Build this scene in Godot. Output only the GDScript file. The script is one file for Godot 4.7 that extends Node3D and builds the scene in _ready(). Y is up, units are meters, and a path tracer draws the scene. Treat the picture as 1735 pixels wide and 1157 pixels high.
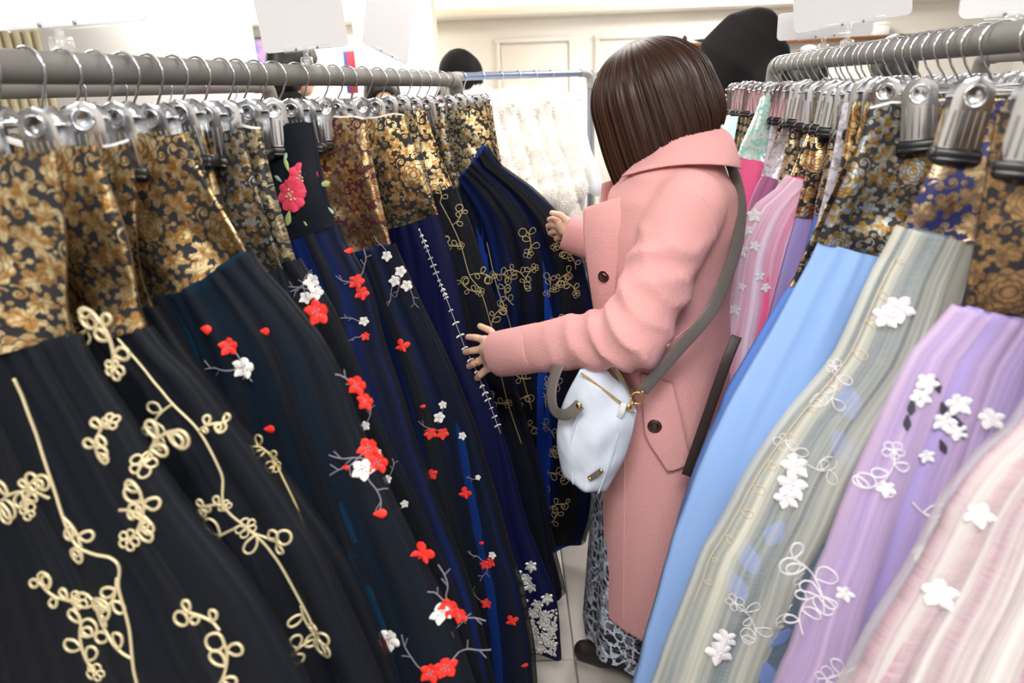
extends Node3D
# A hanbok rental shop: a shopper in a pink coat between two racks of skirts.

const TAU4 := PI / 2.0
var M := {}
var used := {}
var rng := RandomNumberGenerator.new()
var noise := FastNoiseLite.new()

# ------------------------------------------------------------------ helpers
func numbered(called: String) -> String:
	var n: int = used.get(called, 0)
	used[called] = n + 1
	return called if n == 0 else "%s_%03d" % [called, n]

func tag(o: Node, label: String, category: String, group := "", kind := "") -> void:
	if label: o.set_meta("label", label)
	if category: o.set_meta("category", category)
	if group: o.set_meta("group", group)
	if kind: o.set_meta("kind", kind)

func thing(called: String, label: String, category: String, at := Vector3.ZERO, b := Basis(), group := "") -> Node3D:
	var o := Node3D.new()
	o.name = numbered(called)
	add_child(o)
	o.transform = Transform3D(b, at)
	tag(o, label, category, group)
	return o

func part(parent: Node, called: String, mesh: Mesh, m: Material, label := "") -> MeshInstance3D:
	var o := MeshInstance3D.new()
	o.name = called if parent != self else numbered(called)
	o.mesh = mesh
	o.material_override = m
	parent.add_child(o, true)
	if label: o.set_meta("label", label)
	return o

func struct(called: String, mesh: Mesh, m: Material, at := Vector3.ZERO, label := "") -> MeshInstance3D:
	var o := part(self, called, mesh, m, label)
	o.position = at
	o.set_meta("kind", "structure")
	return o

func mat(c: Color, rough := 0.8, metal := 0.0, sheen := 0.0) -> StandardMaterial3D:
	var m := StandardMaterial3D.new()
	m.albedo_color = c
	m.roughness = rough
	m.metallic = metal
	if c.a < 1.0: m.transparency = BaseMaterial3D.TRANSPARENCY_ALPHA
	if sheen > 0.0:
		m.rim_enabled = true
		m.rim = sheen
		m.rim_tint = 0.6
	return m

func rgb(r: int, g: int, b: int, a := 1.0) -> Color:
	return Color(r / 255.0, g / 255.0, b / 255.0, a)

func finish(v: PackedVector3Array, uv: PackedVector2Array, idx: PackedInt32Array, smooth := true) -> ArrayMesh:
	var a := []
	a.resize(Mesh.ARRAY_MAX)
	a[Mesh.ARRAY_VERTEX] = v
	if uv.size() == v.size(): a[Mesh.ARRAY_TEX_UV] = uv
	a[Mesh.ARRAY_INDEX] = idx
	if smooth:
		var n := PackedVector3Array()
		n.resize(v.size())
		for k in range(0, idx.size(), 3):
			var i0 := idx[k]
			var i1 := idx[k + 1]
			var i2 := idx[k + 2]
			var c := (v[i2] - v[i0]).cross(v[i1] - v[i0])
			n[i0] += c
			n[i1] += c
			n[i2] += c
		for k in n.size(): n[k] = n[k].normalized() if n[k].length_squared() > 1e-24 else Vector3.UP
		a[Mesh.ARRAY_NORMAL] = n
		var m := ArrayMesh.new()
		m.add_surface_from_arrays(Mesh.PRIMITIVE_TRIANGLES, a)
		return m
	var st := SurfaceTool.new()
	st.create_from_arrays(a)
	st.deindex()
	st.set_smooth_group(-1)
	st.generate_normals()
	return st.commit()

# a grid of nu columns by nv rows; closed: the last column joins the first; flip turns its faces over
func grid(v: PackedVector3Array, uv: PackedVector2Array, nu: int, nv: int, closed := false, flip := false, cap := false) -> ArrayMesh:
	var idx := PackedInt32Array()
	var w := nu if closed else nu - 1
	for j in nv - 1:
		for i in w:
			var a := j * nu + i
			var b := j * nu + (i + 1) % nu
			var c := a + nu
			var d := b + nu
			if flip: idx.append_array([a, c, b, b, c, d])
			else: idx.append_array([a, b, c, b, d, c])
	if cap:
		for j in [0, nv - 1]:
			for i in range(1, nu - 1):
				var p: int = j * nu
				if (j == 0) == flip: idx.append_array([p, p + i, p + i + 1])
				else: idx.append_array([p, p + i + 1, p + i])
	return finish(v, uv, idx)

func catmull(p: Array, steps: int) -> PackedVector3Array:
	var o := PackedVector3Array()
	var n := p.size()
	for i in n - 1:
		var a: Vector3 = p[maxi(i - 1, 0)]
		var b: Vector3 = p[i]
		var c: Vector3 = p[i + 1]
		var d: Vector3 = p[mini(i + 2, n - 1)]
		for k in steps: o.append(b.cubic_interpolate(c, a, d, k / float(steps)))
	o.append(p[n - 1])
	return o

# a round bar along a path, with closed ends; r a radius or a list of one for each point
func tube(path: PackedVector3Array, r, sides := 8) -> ArrayMesh:
	var v := PackedVector3Array()
	var uv := PackedVector2Array()
	var up := Vector3.UP
	var n := path.size()
	var first := (path[1] - path[0]).normalized()
	if absf(first.dot(up)) > 0.9: up = Vector3.RIGHT
	var x := first.cross(up).normalized()
	for j in n:
		var t := (path[mini(j + 1, n - 1)] - path[maxi(j - 1, 0)]).normalized()
		x = (x - t * x.dot(t)).normalized()
		var y := t.cross(x)
		var rr: float = r if r is float else r[j]
		for i in sides:
			var a := TAU * i / sides
			v.append(path[j] + (x * cos(a) + y * sin(a)) * rr)
			uv.append(Vector2(i / float(sides), j / float(n)))
	return grid(v, uv, sides, n, true, true, true)

func bar(a: Vector3, b: Vector3, r: float, sides := 10) -> ArrayMesh:
	return tube(PackedVector3Array([a, b]), r, sides)

# a box with chamfered edges
func box(s: Vector3, c := 0.004, at := Vector3.ZERO) -> ArrayMesh:
	var h := s / 2.0
	c = minf(c, minf(h.x, minf(h.y, h.z)) * 0.8)
	var v := PackedVector3Array()
	for k in 8:
		var q := Vector3(1 if k & 1 else -1, 1 if k & 2 else -1, 1 if k & 4 else -1)
		var p := q * h
		v.append(at + p - Vector3(0, q.y, q.z) * c)
		v.append(at + p - Vector3(q.x, 0, q.z) * c)
		v.append(at + p - Vector3(q.x, q.y, 0) * c)
	var faces := []
	for ax in 3:
		var o1 := 1 << ((ax + 1) % 3)
		var o2 := 1 << ((ax + 2) % 3)
		for sg in [0, 1 << ax]:
			faces.append([3 * sg + ax, 3 * (sg | o1) + ax, 3 * (sg | o1 | o2) + ax, 3 * (sg | o2) + ax])
	for ax in 3:
		var b1 := (ax + 1) % 3
		var b2 := (ax + 2) % 3
		for m in 4:
			var k0 := ((1 << b1) if m & 1 else 0) | ((1 << b2) if m & 2 else 0)
			var k1 := k0 | (1 << ax)
			faces.append([3 * k0 + b1, 3 * k1 + b1, 3 * k1 + b2, 3 * k0 + b2])
	for k in 8: faces.append([3 * k, 3 * k + 1, 3 * k + 2])
	var idx := PackedInt32Array()
	for f in faces:
		var cen := Vector3.ZERO
		for i in f: cen += v[i]
		cen = cen / f.size() - at
		var nn := (v[f[1]] - v[f[0]]).cross(v[f[2]] - v[f[0]])
		var g: Array = f.duplicate()
		if nn.dot(cen) > 0.0: g.reverse()
		for i in range(1, g.size() - 1): idx.append_array([g[0], g[i], g[i + 1]])
	return finish(v, PackedVector2Array(), idx, false)

func joined(list: Array) -> ArrayMesh:
	var st := SurfaceTool.new()
	st.begin(Mesh.PRIMITIVE_TRIANGLES)
	for e in list:
		if e is Array: st.append_from(e[0], 0, e[1])
		else: st.append_from(e, 0, Transform3D())
	return st.commit()

func ball(c: Vector3, r: Vector3, n := 14, m := 8) -> ArrayMesh:
	var v := PackedVector3Array()
	for j in m + 1:
		var a := PI * j / m
		for i in n:
			var b := TAU * i / n
			v.append(c + Vector3(sin(a) * cos(b), cos(a), sin(a) * sin(b)) * r)
	return grid(v, PackedVector2Array(), n, m + 1, true, true)

# turned about the y axis: profile points are (radius, height)
func lathe(p: Array, n := 20) -> ArrayMesh:
	var v := PackedVector3Array()
	for q in p:
		for i in n:
			var b := TAU * i / n
			v.append(Vector3(q[0] * cos(b), q[1], q[0] * sin(b)))
	return grid(v, PackedVector2Array(), n, p.size(), true, false, true)

# a flat outline (x, y) given a thickness along z, with softened rims
func slab(outline: PackedVector2Array, th: float, soft := 0.0015) -> ArrayMesh:
	var c := Vector2.ZERO
	for p in outline: c += p
	c /= outline.size()
	var n := outline.size()
	if Geometry2D.is_polygon_clockwise(outline): outline.reverse()
	var tri := Geometry2D.triangulate_polygon(outline)
	var v := PackedVector3Array()
	var idx := PackedInt32Array()
	for k in 4:
		var z: float = [th / 2, th / 2 - soft, -th / 2 + soft, -th / 2][k]
		for i in n:
			var p := outline[i]
			if k == 0 or k == 3: p = p - (p - c).normalized() * soft
			v.append(Vector3(p.x, p.y, z))
	for k in 3:
		for i in n:
			var a := k * n + i
			var b := k * n + (i + 1) % n
			idx.append_array([a, a + n, b, b, a + n, b + n])
	var base := v.size()
	for i in n: v.append(v[i])
	for i in n: v.append(v[3 * n + i])
	for k in range(0, tri.size(), 3):
		var q := [tri[k], tri[k + 1], tri[k + 2]]
		if (outline[q[1]] - outline[q[0]]).cross(outline[q[2]] - outline[q[0]]) > 0: q.reverse()
		idx.append_array([base + q[0], base + q[1], base + q[2]])
		idx.append_array([base + n + q[0], base + n + q[2], base + n + q[1]])
	return finish(v, PackedVector2Array(), idx)

func rounded(w: float, h: float, r: float) -> PackedVector2Array:
	var o := PackedVector2Array()
	for k in 4:
		var c := Vector2((w / 2 - r) * [1, -1, -1, 1][k], (h / 2 - r) * [1, 1, -1, -1][k])
		for i in 6: o.append(c + Vector2.from_angle(PI / 2 * k + PI / 10 * i) * r)
	return o

# ------------------------------------------------------------------ cloth patterns
var pat := PackedByteArray()
var PN := 512

func dot(x: float, y: float, r: float, val: int) -> void:
	for j in range(int(y - r), int(y + r) + 2):
		for i in range(int(x - r), int(x + r) + 2):
			if (i - x) * (i - x) + (j - y) * (j - y) < r * r: pat[posmod(j, PN) * PN + posmod(i, PN)] = val

func bloom(x: float, y: float, r: float, n: int, turn: float) -> void:
	for j in range(int(y - r), int(y + r) + 2):
		for i in range(int(x - r), int(x + r) + 2):
			var d := Vector2(i - x, j - y)
			var q := d.length() / r
			if q > 1.0: continue
			var th := d.angle() + turn
			var val := -1
			for k in 4:
				var rk := 1.0 - k * 0.24
				var sc := rk * (0.84 + 0.16 * absf(cos(n * 0.5 * th + k * TAU4)))
				if q < sc: val = 255 if q < sc - 0.045 else 0
			if val >= 0: pat[posmod(j, PN) * PN + posmod(i, PN)] = val

func leaf(x: float, y: float, r: float, turn: float) -> void:
	for j in range(int(y - r), int(y + r) + 2):
		for i in range(int(x - r), int(x + r) + 2):
			var d := Vector2(i - x, j - y)
			var q := d.length() / r
			if q > 1.0: continue
			var th := wrapf(d.angle() - turn, -PI, PI)
			var lobe := 0.55 + 0.45 * pow(absf(cos(2.5 * th)), 0.9) * (1.0 - 0.1 * absf(th)) + 0.05 * cos(25.0 * th)
			if absf(th) > 2.75: lobe *= 0.5
			if q > lobe: continue
			var vein := absf(sin(2.5 * th)) * q * r < 1.4 and q < lobe * 0.9 and cos(5.0 * th) > 0.0
			pat[posmod(j, PN) * PN + posmod(i, PN)] = 0 if vein else 255

func scroll(x: float, y: float, r: float, turn: float, way: float) -> void:
	for k in 70:
		var f := k / 69.0
		var rr := r * (1.0 - 0.86 * f)
		var a := turn + way * f * 8.0
		dot(x + cos(a) * rr, y + sin(a) * rr, r * 0.11 + 1.2 + (r * 0.12 if k > 62 else 0.0), 255)
	for k in 24:
		var f := k / 23.0
		var a := turn - way * f * 1.3
		dot(x + cos(a) * r * (1.0 + f * 0.8), y + sin(a) * r * (1.0 + f * 0.8), r * 0.10 + 1.0, 255)

func weave_pattern() -> void:
	pat.resize(PN * PN)
	pat.fill(0)
	var r2 := RandomNumberGenerator.new()
	r2.seed = 12
	var put := [[120, 130, 76], [380, 370, 82], [385, 105, 56], [115, 390, 58]]
	var keep := put.duplicate()
	for pass_ in [[52, 32, 1200, 0.80], [26, 16, 900, 0.86], [12, 7, 1400, 0.95]]:
		for k in pass_[2]:
			var x := r2.randf() * PN
			var y := r2.randf() * PN
			var r := lerpf(pass_[1], pass_[0], r2.randf())
			var free := true
			for q in put:
				var dx := absf(q[0] - x)
				var dy := absf(q[1] - y)
				dx = minf(dx, PN - dx)
				dy = minf(dy, PN - dy)
				if dx * dx + dy * dy < pow((q[2] + r) * pass_[3], 2.0):
					free = false
					break
			if not free: continue
			put.append([x, y, r])
			if r > 28: leaf(x, y, r * 1.1, r2.randf() * TAU)
			elif r > 14: scroll(x, y, r * 0.72, r2.randf() * TAU, 1.0 if r2.randf() < 0.5 else -1.0)
			else: dot(x, y, r * 0.8, 255)
	for s in keep: bloom(s[0], s[1], s[2], 9 + int(s[2]) % 4, s[0])

func brocade(ground: Color, thread: Color, alt: Color, tile := 0.21, shine := 0.85) -> StandardMaterial3D:
	var im := Image.create(PN, PN, false, Image.FORMAT_RGB8)
	var data := PackedByteArray()
	data.resize(PN * PN * 3)
	var r2 := RandomNumberGenerator.new()
	r2.seed = 5
	for j in PN:
		for i in PN:
			var p := pat[j * PN + i]
			var c := ground
			if p > 127: c = thread.lerp(alt, clampf(noise.get_noise_2d(i * 1.1, j * 1.1) * 1.8 + 0.45, 0, 1))
			var k := 1.0 + (r2.randf() - 0.5) * 0.16
			var o := (j * PN + i) * 3
			data[o] = int(clampf(c.r * k, 0, 1) * 255)
			data[o + 1] = int(clampf(c.g * k, 0, 1) * 255)
			data[o + 2] = int(clampf(c.b * k, 0, 1) * 255)
	im.set_data(PN, PN, false, Image.FORMAT_RGB8, data)
	if not M.has("foil"):
		var f := Image.create_from_data(PN, PN, false, Image.FORMAT_L8, pat)
		M.foil = ImageTexture.create_from_image(f)
		var g := PackedByteArray()
		g.resize(PN * PN)
		for k in PN * PN: g[k] = 70 if pat[k] > 127 else 150
		M.foil_rough = ImageTexture.create_from_image(Image.create_from_data(PN, PN, false, Image.FORMAT_L8, g))
	var m := StandardMaterial3D.new()
	m.albedo_texture = ImageTexture.create_from_image(im)
	m.metallic = shine
	m.metallic_texture = M.foil
	m.roughness = 1.0
	m.roughness_texture = M.foil_rough
	m.uv1_scale = Vector3(1.0 / tile, 1.0 / tile, 1)
	return m

# fine uneven threads: how = stretch along u and v
func threads(fu: float, fv: float, lo: float, seed_: int) -> ImageTexture:
	var n := FastNoiseLite.new()
	n.seed = seed_
	n.frequency = 1.0
	n.fractal_octaves = 3
	var d := PackedByteArray()
	d.resize(256 * 256)
	for j in 256:
		for i in 256:
			var a := TAU * i / 256.0
			var b := TAU * j / 256.0
			var q := n.get_noise_3d(cos(a) * fu, sin(a) * fu, cos(b) * fv) * 0.6 + n.get_noise_3d(sin(b) * fv, cos(a) * fu, sin(a) * fu + 9.0) * 0.6
			d[j * 256 + i] = int(255 * clampf(lo + (1.0 - lo) * (q + 0.5), lo, 1.0))
	return ImageTexture.create_from_image(Image.create_from_data(256, 256, false, Image.FORMAT_L8, d))

func cloth(c: Color, rough := 0.7, sheen := 0.4, tex = null, su := 1.0, sv := 1.0) -> StandardMaterial3D:
	var m := mat(c, rough, 0.0, sheen)
	m.metallic_specular = 0.35
	if tex:
		m.albedo_texture = tex
		m.uv1_scale = Vector3(su, sv, 1)
	return m

# gauze: a colour whose cover varies from thread bunch to thread bunch
func gauze(c: Color, lo: float, hi: float, seed_: int, rough := 0.5, sheen := 0.4) -> StandardMaterial3D:
	var n := FastNoiseLite.new()
	n.seed = seed_
	n.frequency = 1.0
	n.fractal_octaves = 3
	var im := Image.create(512, 64, false, Image.FORMAT_RGBA8)
	for i in 512:
		for j in 64:
			var a := TAU * i / 512.0
			var b := TAU * j / 64.0
			var q := n.get_noise_3d(cos(a) * 3.2, sin(a) * 3.2, 0.12 * cos(b)) * 0.9 + n.get_noise_3d(cos(a) * 14.0, sin(a) * 14.0, 5.0 + 0.3 * sin(b)) * 0.35
			im.set_pixel(i, j, Color(1, 1, 1, clampf(lerpf(lo, hi, q + 0.5), lo * 0.7, 1.0)))
	var m := cloth(c, rough, sheen)
	m.albedo_texture = ImageTexture.create_from_image(im)
	m.transparency = BaseMaterial3D.TRANSPARENCY_ALPHA
	return m

# ------------------------------------------------------------------ skirts on hangers
# A garment hangs in a plane across its pipe. u runs from the pipe out into the aisle, v along the pipe towards the shop front.
class Garment:
	var edge: Array
	var back_edge: Array
	var top := 1.455
	var seam := 1.235
	var bend := 0.5
	var hem := 0.08
	var drift := 0.1
	var th := 0.045
	var amp := 0.036
	var sg := 1.0
	var ph: Array = []
	var kf: Array = []
	var noise: FastNoiseLite
	var shift := 0.0
	var node: Node3D
	func prof(a: Array, y: float) -> float:
		var n := a.size()
		if y >= a[0][0]: return a[0][1]
		if y <= a[n - 1][0]: return a[n - 1][1]
		for i in n - 1:
			if y >= a[i + 1][0]:
				var f: float = (a[i][0] - y) / (a[i][0] - a[i + 1][0])
				return cubic_interpolate(a[i][1], a[i + 1][1], a[maxi(i - 1, 0)][1], a[mini(i + 2, n - 1)][1], f)
		return a[n - 1][1]
	func out(y: float) -> float: return prof(edge, y) + (0.007 * noise.get_noise_2d(ph[0] * 70.0, y * 130.0) if y < seam else 0.0)
	func inn(y: float) -> float: return prof(back_edge, y)
	func sway(y: float) -> float: return drift * pow(clampf((seam - y) / 1.1, 0.0, 1.0), 1.3)
	func seam_at(u: float) -> float:
		var w: float = edge[1][1]
		return seam + bend * (minf(absf(u), 0.45) ** 2 - w * w)
	func folds(s: float, y: float, lay: float) -> float:
		var f := 0.0
		var wob := 0.05 * sin(y * 3.0 + ph[0]) + 0.03 * noise.get_noise_2d(s * 60.0 + lay * 90.0, y * 50.0 + ph[1] * 30.0)
		for i in 3: f += absf(cos((s + wob) * kf[i] * (1.0 + 0.15 * lay) + ph[i] + lay * 1.7)) * [0.5, 0.32, 0.18][i]
		return f - 0.55
	# the front of the cloth; lay 0 the skirt, 1 the sheer layer over it, -1 the bodice
	func front(s: float, y: float, lay := 0.0) -> float:
		var rnd := pow(maxf(0.0, 1.0 - s * s), 0.42)
		var below := clampf((seam - y) / 0.95, 0.0, 1.0)
		if lay < -0.5:
			var w := 0.25 + 1.0 * clampf((top - y) / 0.16, 0.0, 1.0)
			var d := 0.013 * sin(s * 5.2 + ph[0] + (y - 1.3) * (9.0 * sin(ph[2]))) + 0.009 * sin(s * 11.0 + ph[1] - (y - 1.3) * 14.0 * cos(ph[0])) + 0.024 * noise.get_noise_2d(s * 45.0 + ph[1] * 40.0, y * 220.0 + ph[2] * 60.0)
			var uu := lerpf(inn(y), out(y), s * 0.5 + 0.5)
			var grip := 0.8 * exp(-pow((absf(uu) - 0.155) / 0.032, 2.0)) * clampf(1.35 - (top - y) / 0.09, 0.0, 1.0)
			return (1.0 - grip) * rnd * (0.009 + 0.012 * clampf((top - y) / 0.1, 0.0, 1.0) + d * w)
		var body := th * (0.42 + 0.58 * minf(1.0, below * 2.2))
		var gather := 0.005 * absf(sin(s * 30.0 + ph[2])) * exp(-maxf(0.0, seam - y) / 0.16)
		var f := amp * minf(1.0, 0.22 + below * 1.5) * folds(s, y, lay)
		var crisp := 0.0028 * absf(noise.get_noise_2d(s * 190.0 + ph[0] * 20.0 + lay * 70.0, y * 34.0)) * 3.0
		return sway(y) + rnd * (body + gather + lay * 0.009 + crisp + 0.009 * noise.get_noise_2d(s * 70.0 + ph[0] * 20.0, y * 90.0)) + sqrt(rnd) * f
	func rear(s: float, y: float, lay := 0.0) -> float:
		var rnd := pow(maxf(0.0, 1.0 - s * s), 0.42)
		if lay < -0.5: return -rnd * (0.008 + 0.01 * clampf((top - y) / 0.1, 0.0, 1.0))
		var below := clampf((seam - y) / 0.95, 0.0, 1.0)
		return sway(y) - rnd * (th * (0.42 + 0.5 * minf(1.0, below * 2.0)) + lay * 0.006 + amp * 0.5 * folds(s, y, lay + 2.0) * below)
	# a point of the cloth's front in the garment's own axes
	func at(u: float, y: float, off := 0.0, lay := 0.0) -> Vector3:
		var o := out(y) + lay * 0.012
		var i := inn(y)
		var s := clampf((u - (o + i) / 2.0) / ((o - i) / 2.0), -0.995, 0.995)
		return Vector3(sg * u, y, front(s, y, lay) + off)

func cloth_tube(g: Garment, y0: Callable, y1: Callable, rows: int, lay: float, cols := 100, grow := 0.0) -> ArrayMesh:
	var nb := 22
	var nu := cols + nb
	var v := PackedVector3Array()
	var uv := PackedVector2Array()
	for j in rows:
		var w := j / float(rows - 1)
		for i in nu:
			var fr := i < cols
			var a := (i / float(cols - 1) * 2.0 - 1.0) if fr else (1.0 - 2.0 * (i - cols + 1) / float(nb + 1))
			var s := lerpf(a, sin(a * TAU4), 0.55)
			var um := (g.out(1.2) + g.inn(1.2)) / 2.0 + s * (g.out(1.2) - g.inn(1.2)) / 2.0
			var ya: float = y0.call(um, s)
			var yb: float = y1.call(um, s)
			var y := lerpf(ya, yb, w)
			var o := g.out(y) + lay * 0.012 * (1.0 if lay > 0.0 else 0.0) + grow
			var n := g.inn(y) - grow
			var u := (o + n) / 2.0 + s * (o - n) / 2.0
			var z := g.front(s, y, lay) + grow if fr else g.rear(s, y, lay) - grow
			v.append(Vector3(g.sg * u, y, z))
			uv.append(Vector2(u + (0.0 if fr else 0.37), -y) if lay < -0.5 else Vector2(s * 0.5 + (0.0 if fr else 0.37), -y))
	return grid(v, uv, nu, rows, true, g.sg > 0.0)

var racks := {}
var garments := {}

func rack_point(rack: String, t: float, off := 0.0) -> Vector3:
	var r: Array = racks[rack]
	return r[0] + r[1] * t + r[2] * off

# o: edge, seam, bend, hem, drift, th, amp, bodice, skirt, over (sheer layer), lining
func make_garment(key: String, rack: String, t: float, label: String, o: Dictionary) -> Garment:
	var r: Array = racks[rack]
	var g := Garment.new()
	var rr := RandomNumberGenerator.new()
	rr.seed = hash(key)
	g.noise = noise
	g.sg = r[3]
	g.edge = o.get("edge", [[1.46, 0.215], [1.24, 0.24], [1.0, 0.32], [0.75, 0.41], [0.5, 0.48], [0.1, 0.55]])
	g.back_edge = []
	for e in [[1.46, 0.215], [1.24, 0.26], [1.0, 0.34], [0.6, 0.45], [0.1, 0.5]]: g.back_edge.append([e[0], -e[1] * o.get("rear", 0.9)])
	for k in ["seam", "bend", "hem", "drift", "th", "amp", "top"]:
		if o.has(k): g.set(k, o[k])
	for k in 3:
		g.ph.append(rr.randf() * TAU)
		g.kf.append([7.0, 12.0, 19.0][k] * (0.85 + 0.3 * rr.randf()) * o.get("pleats", 1.0))
	var p := rack_point(rack, t)
	var back: Vector3 = -(r[1] * Vector3(1, 0, 1)).normalized()
	g.node = thing(o.get("name", "hanbok_skirt"), label, o.get("category", "skirt"), Vector3(p.x, 0, p.z), Basis(Vector3.UP.cross(back), Vector3.UP, back), o.get("group", "skirts on the %s rack" % rack))
	var top := func(u, s): return g.top - 0.012 * sin(s * 3.0 + g.ph[1]) * (1.0 - s * s) - 0.004 * absf(sin(s * 9.0 + g.ph[0]))
	var seam := func(u, s): return g.seam_at(u)
	var low := func(u, s): return g.hem + 0.012 * sin(s * 21.0 + g.ph[0])
	if o.has("skirt"):
		part(g.node, "skirt", cloth_tube(g, seam, low, o.get("rows", 40), 0.0), o.skirt)
	if o.has("over"):
		part(g.node, "sheer_overskirt", cloth_tube(g, seam, func(u, s): return g.hem + 0.02, o.get("rows", 40), 1.0), o.over)
	var b := part(g.node, "bodice", cloth_tube(g, top, func(u, s): return g.seam_at(u) - 0.002, 18, -1.0, 84, 0.003), o.bodice)
	part(b, "lining", cloth_tube(g, func(u, s): return top.call(u, s) + 0.003, func(u, s): return top.call(u, s) - 0.03, 3, -1.0, 60, 0.0005), o.get("lining", M.white_cotton if hash(key) % 3 == 0 else o.bodice))
	garments[key] = g
	return g

# ------------------------------------------------------------------ hangers
var hanger0: Node3D
func clip_plate() -> ArrayMesh:
	var list := []
	for side in [-1.0, 1.0]:
		var v := PackedVector3Array()
		var nu := 13
		var nv := 20
		for j in nv:
			var f := j / float(nv - 1)
			var y := 0.018 - 0.078 * f
			var w := 0.0205 + 0.0015 * f
			if y > -0.002: w = sqrt(maxf(0.0, 0.0205 ** 2 - (y + 0.002) ** 2))
			for i in nu:
				var s := i / float(nu - 1) * 2.0 - 1.0
				var z := 0.0135 + 0.006 * (1.0 - f) + 0.003 * (1.0 - s * s)
				z -= 0.006 * maxf(0.0, 1.0 - Vector2(s * w, y + 0.002).length() / 0.008)
				v.append(Vector3(s * w, y, side * z))
		list.append(grid(v, PackedVector2Array(), nu, nv, false, side > 0))
		var ring := PackedVector3Array()
		for k in 15: ring.append(Vector3(cos(TAU * k / 14) * 0.0115, -0.002 + sin(TAU * k / 14) * 0.0115, side * 0.0228))
		list.append(tube(ring, 0.0013, 5))
		for k in 5:
			var x := (k - 2) * 0.0075
			list.append(tube(PackedVector3Array([Vector3(x, -0.018, side * 0.0188), Vector3(x * 1.03, -0.038, side * 0.0175), Vector3(x * 1.06, -0.058, side * 0.016)]), 0.0014, 5))
	return joined(list)

func make_hanger() -> Node3D:
	var h := thing("clip_hanger", "", "hanger")
	var path := PackedVector3Array()
	for k in 19:
		var a := deg_to_rad(205.0 - 245.0 * k / 18.0)
		path.append(Vector3(cos(a) * 0.031, sin(a) * 0.031 - 0.004, 0))
	for q in [[0.0185, -0.036], [0.009, -0.049], [0.002, -0.060], [0.0, -0.075]]: path.append(Vector3(q[0], q[1], 0))
	part(h, "hook", tube(path, 0.0021, 8), M.chrome)
	part(h, "cross_bar", bar(Vector3(-0.185, -0.075, 0), Vector3(0.185, -0.075, 0), 0.0028, 8), M.chrome)
	var plate := clip_plate()
	var jaw := joined([box(Vector3(0.052, 0.017, 0.038), 0.004, Vector3(0, -0.068, 0.0)), box(Vector3(0.05, 0.01, 0.044), 0.004, Vector3(0.0, -0.073, 0.0))])
	for s in [-1, 1]:
		var c := part(h, "clip", plate, M.clip_metal)
		c.transform = Transform3D(Basis().scaled(Vector3(1.12, 1.12, 0.9)), Vector3(0.155 * s, -0.073, 0))
		part(c, "jaw", jaw, M.black_plastic)
	return h

func place_hanger(rack: String, t: float, label: String, r2: RandomNumberGenerator, tilt := 0.0) -> void:
	var r: Array = racks[rack]
	var p := rack_point(rack, t)
	var back: Vector3 = -(r[1] * Vector3(1, 0, 1)).normalized()
	var h := hanger0
	var loose := 0.05 if "clip hanger between" in label or "clip hanger beyond" in label else 0.16
	if hanger0.has_meta("label"):
		h = hanger0.duplicate()
		h.name = numbered("clip_hanger")
		add_child(h)
	var b := Basis(Vector3.UP.cross(back), Vector3.UP, back)
	if r[3] < 0: b = b * Basis(Vector3.UP, PI)
	b = b * Basis(Vector3.UP, tilt + (r2.randf() - 0.5) * loose) * Basis(Vector3.BACK, (r2.randf() - 0.5) * 0.04)
	h.transform = Transform3D(b, p)
	tag(h, label, "hanger", ("clip hangers on the %s rack" % rack) + (" over hidden skirts" if "clip hanger between" in label or "clip hanger beyond" in label else ""))
	for c in h.get_children():
		if String(c.name).begins_with("clip"): c.rotation = Vector3(0, r[3] * (0.2 + 0.5 * r2.randf()) * (1.0 if loose > 0.1 else 0.4) if rack in ["left", "right"] else 0.0, (r2.randf() - 0.5) * 0.25)

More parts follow.
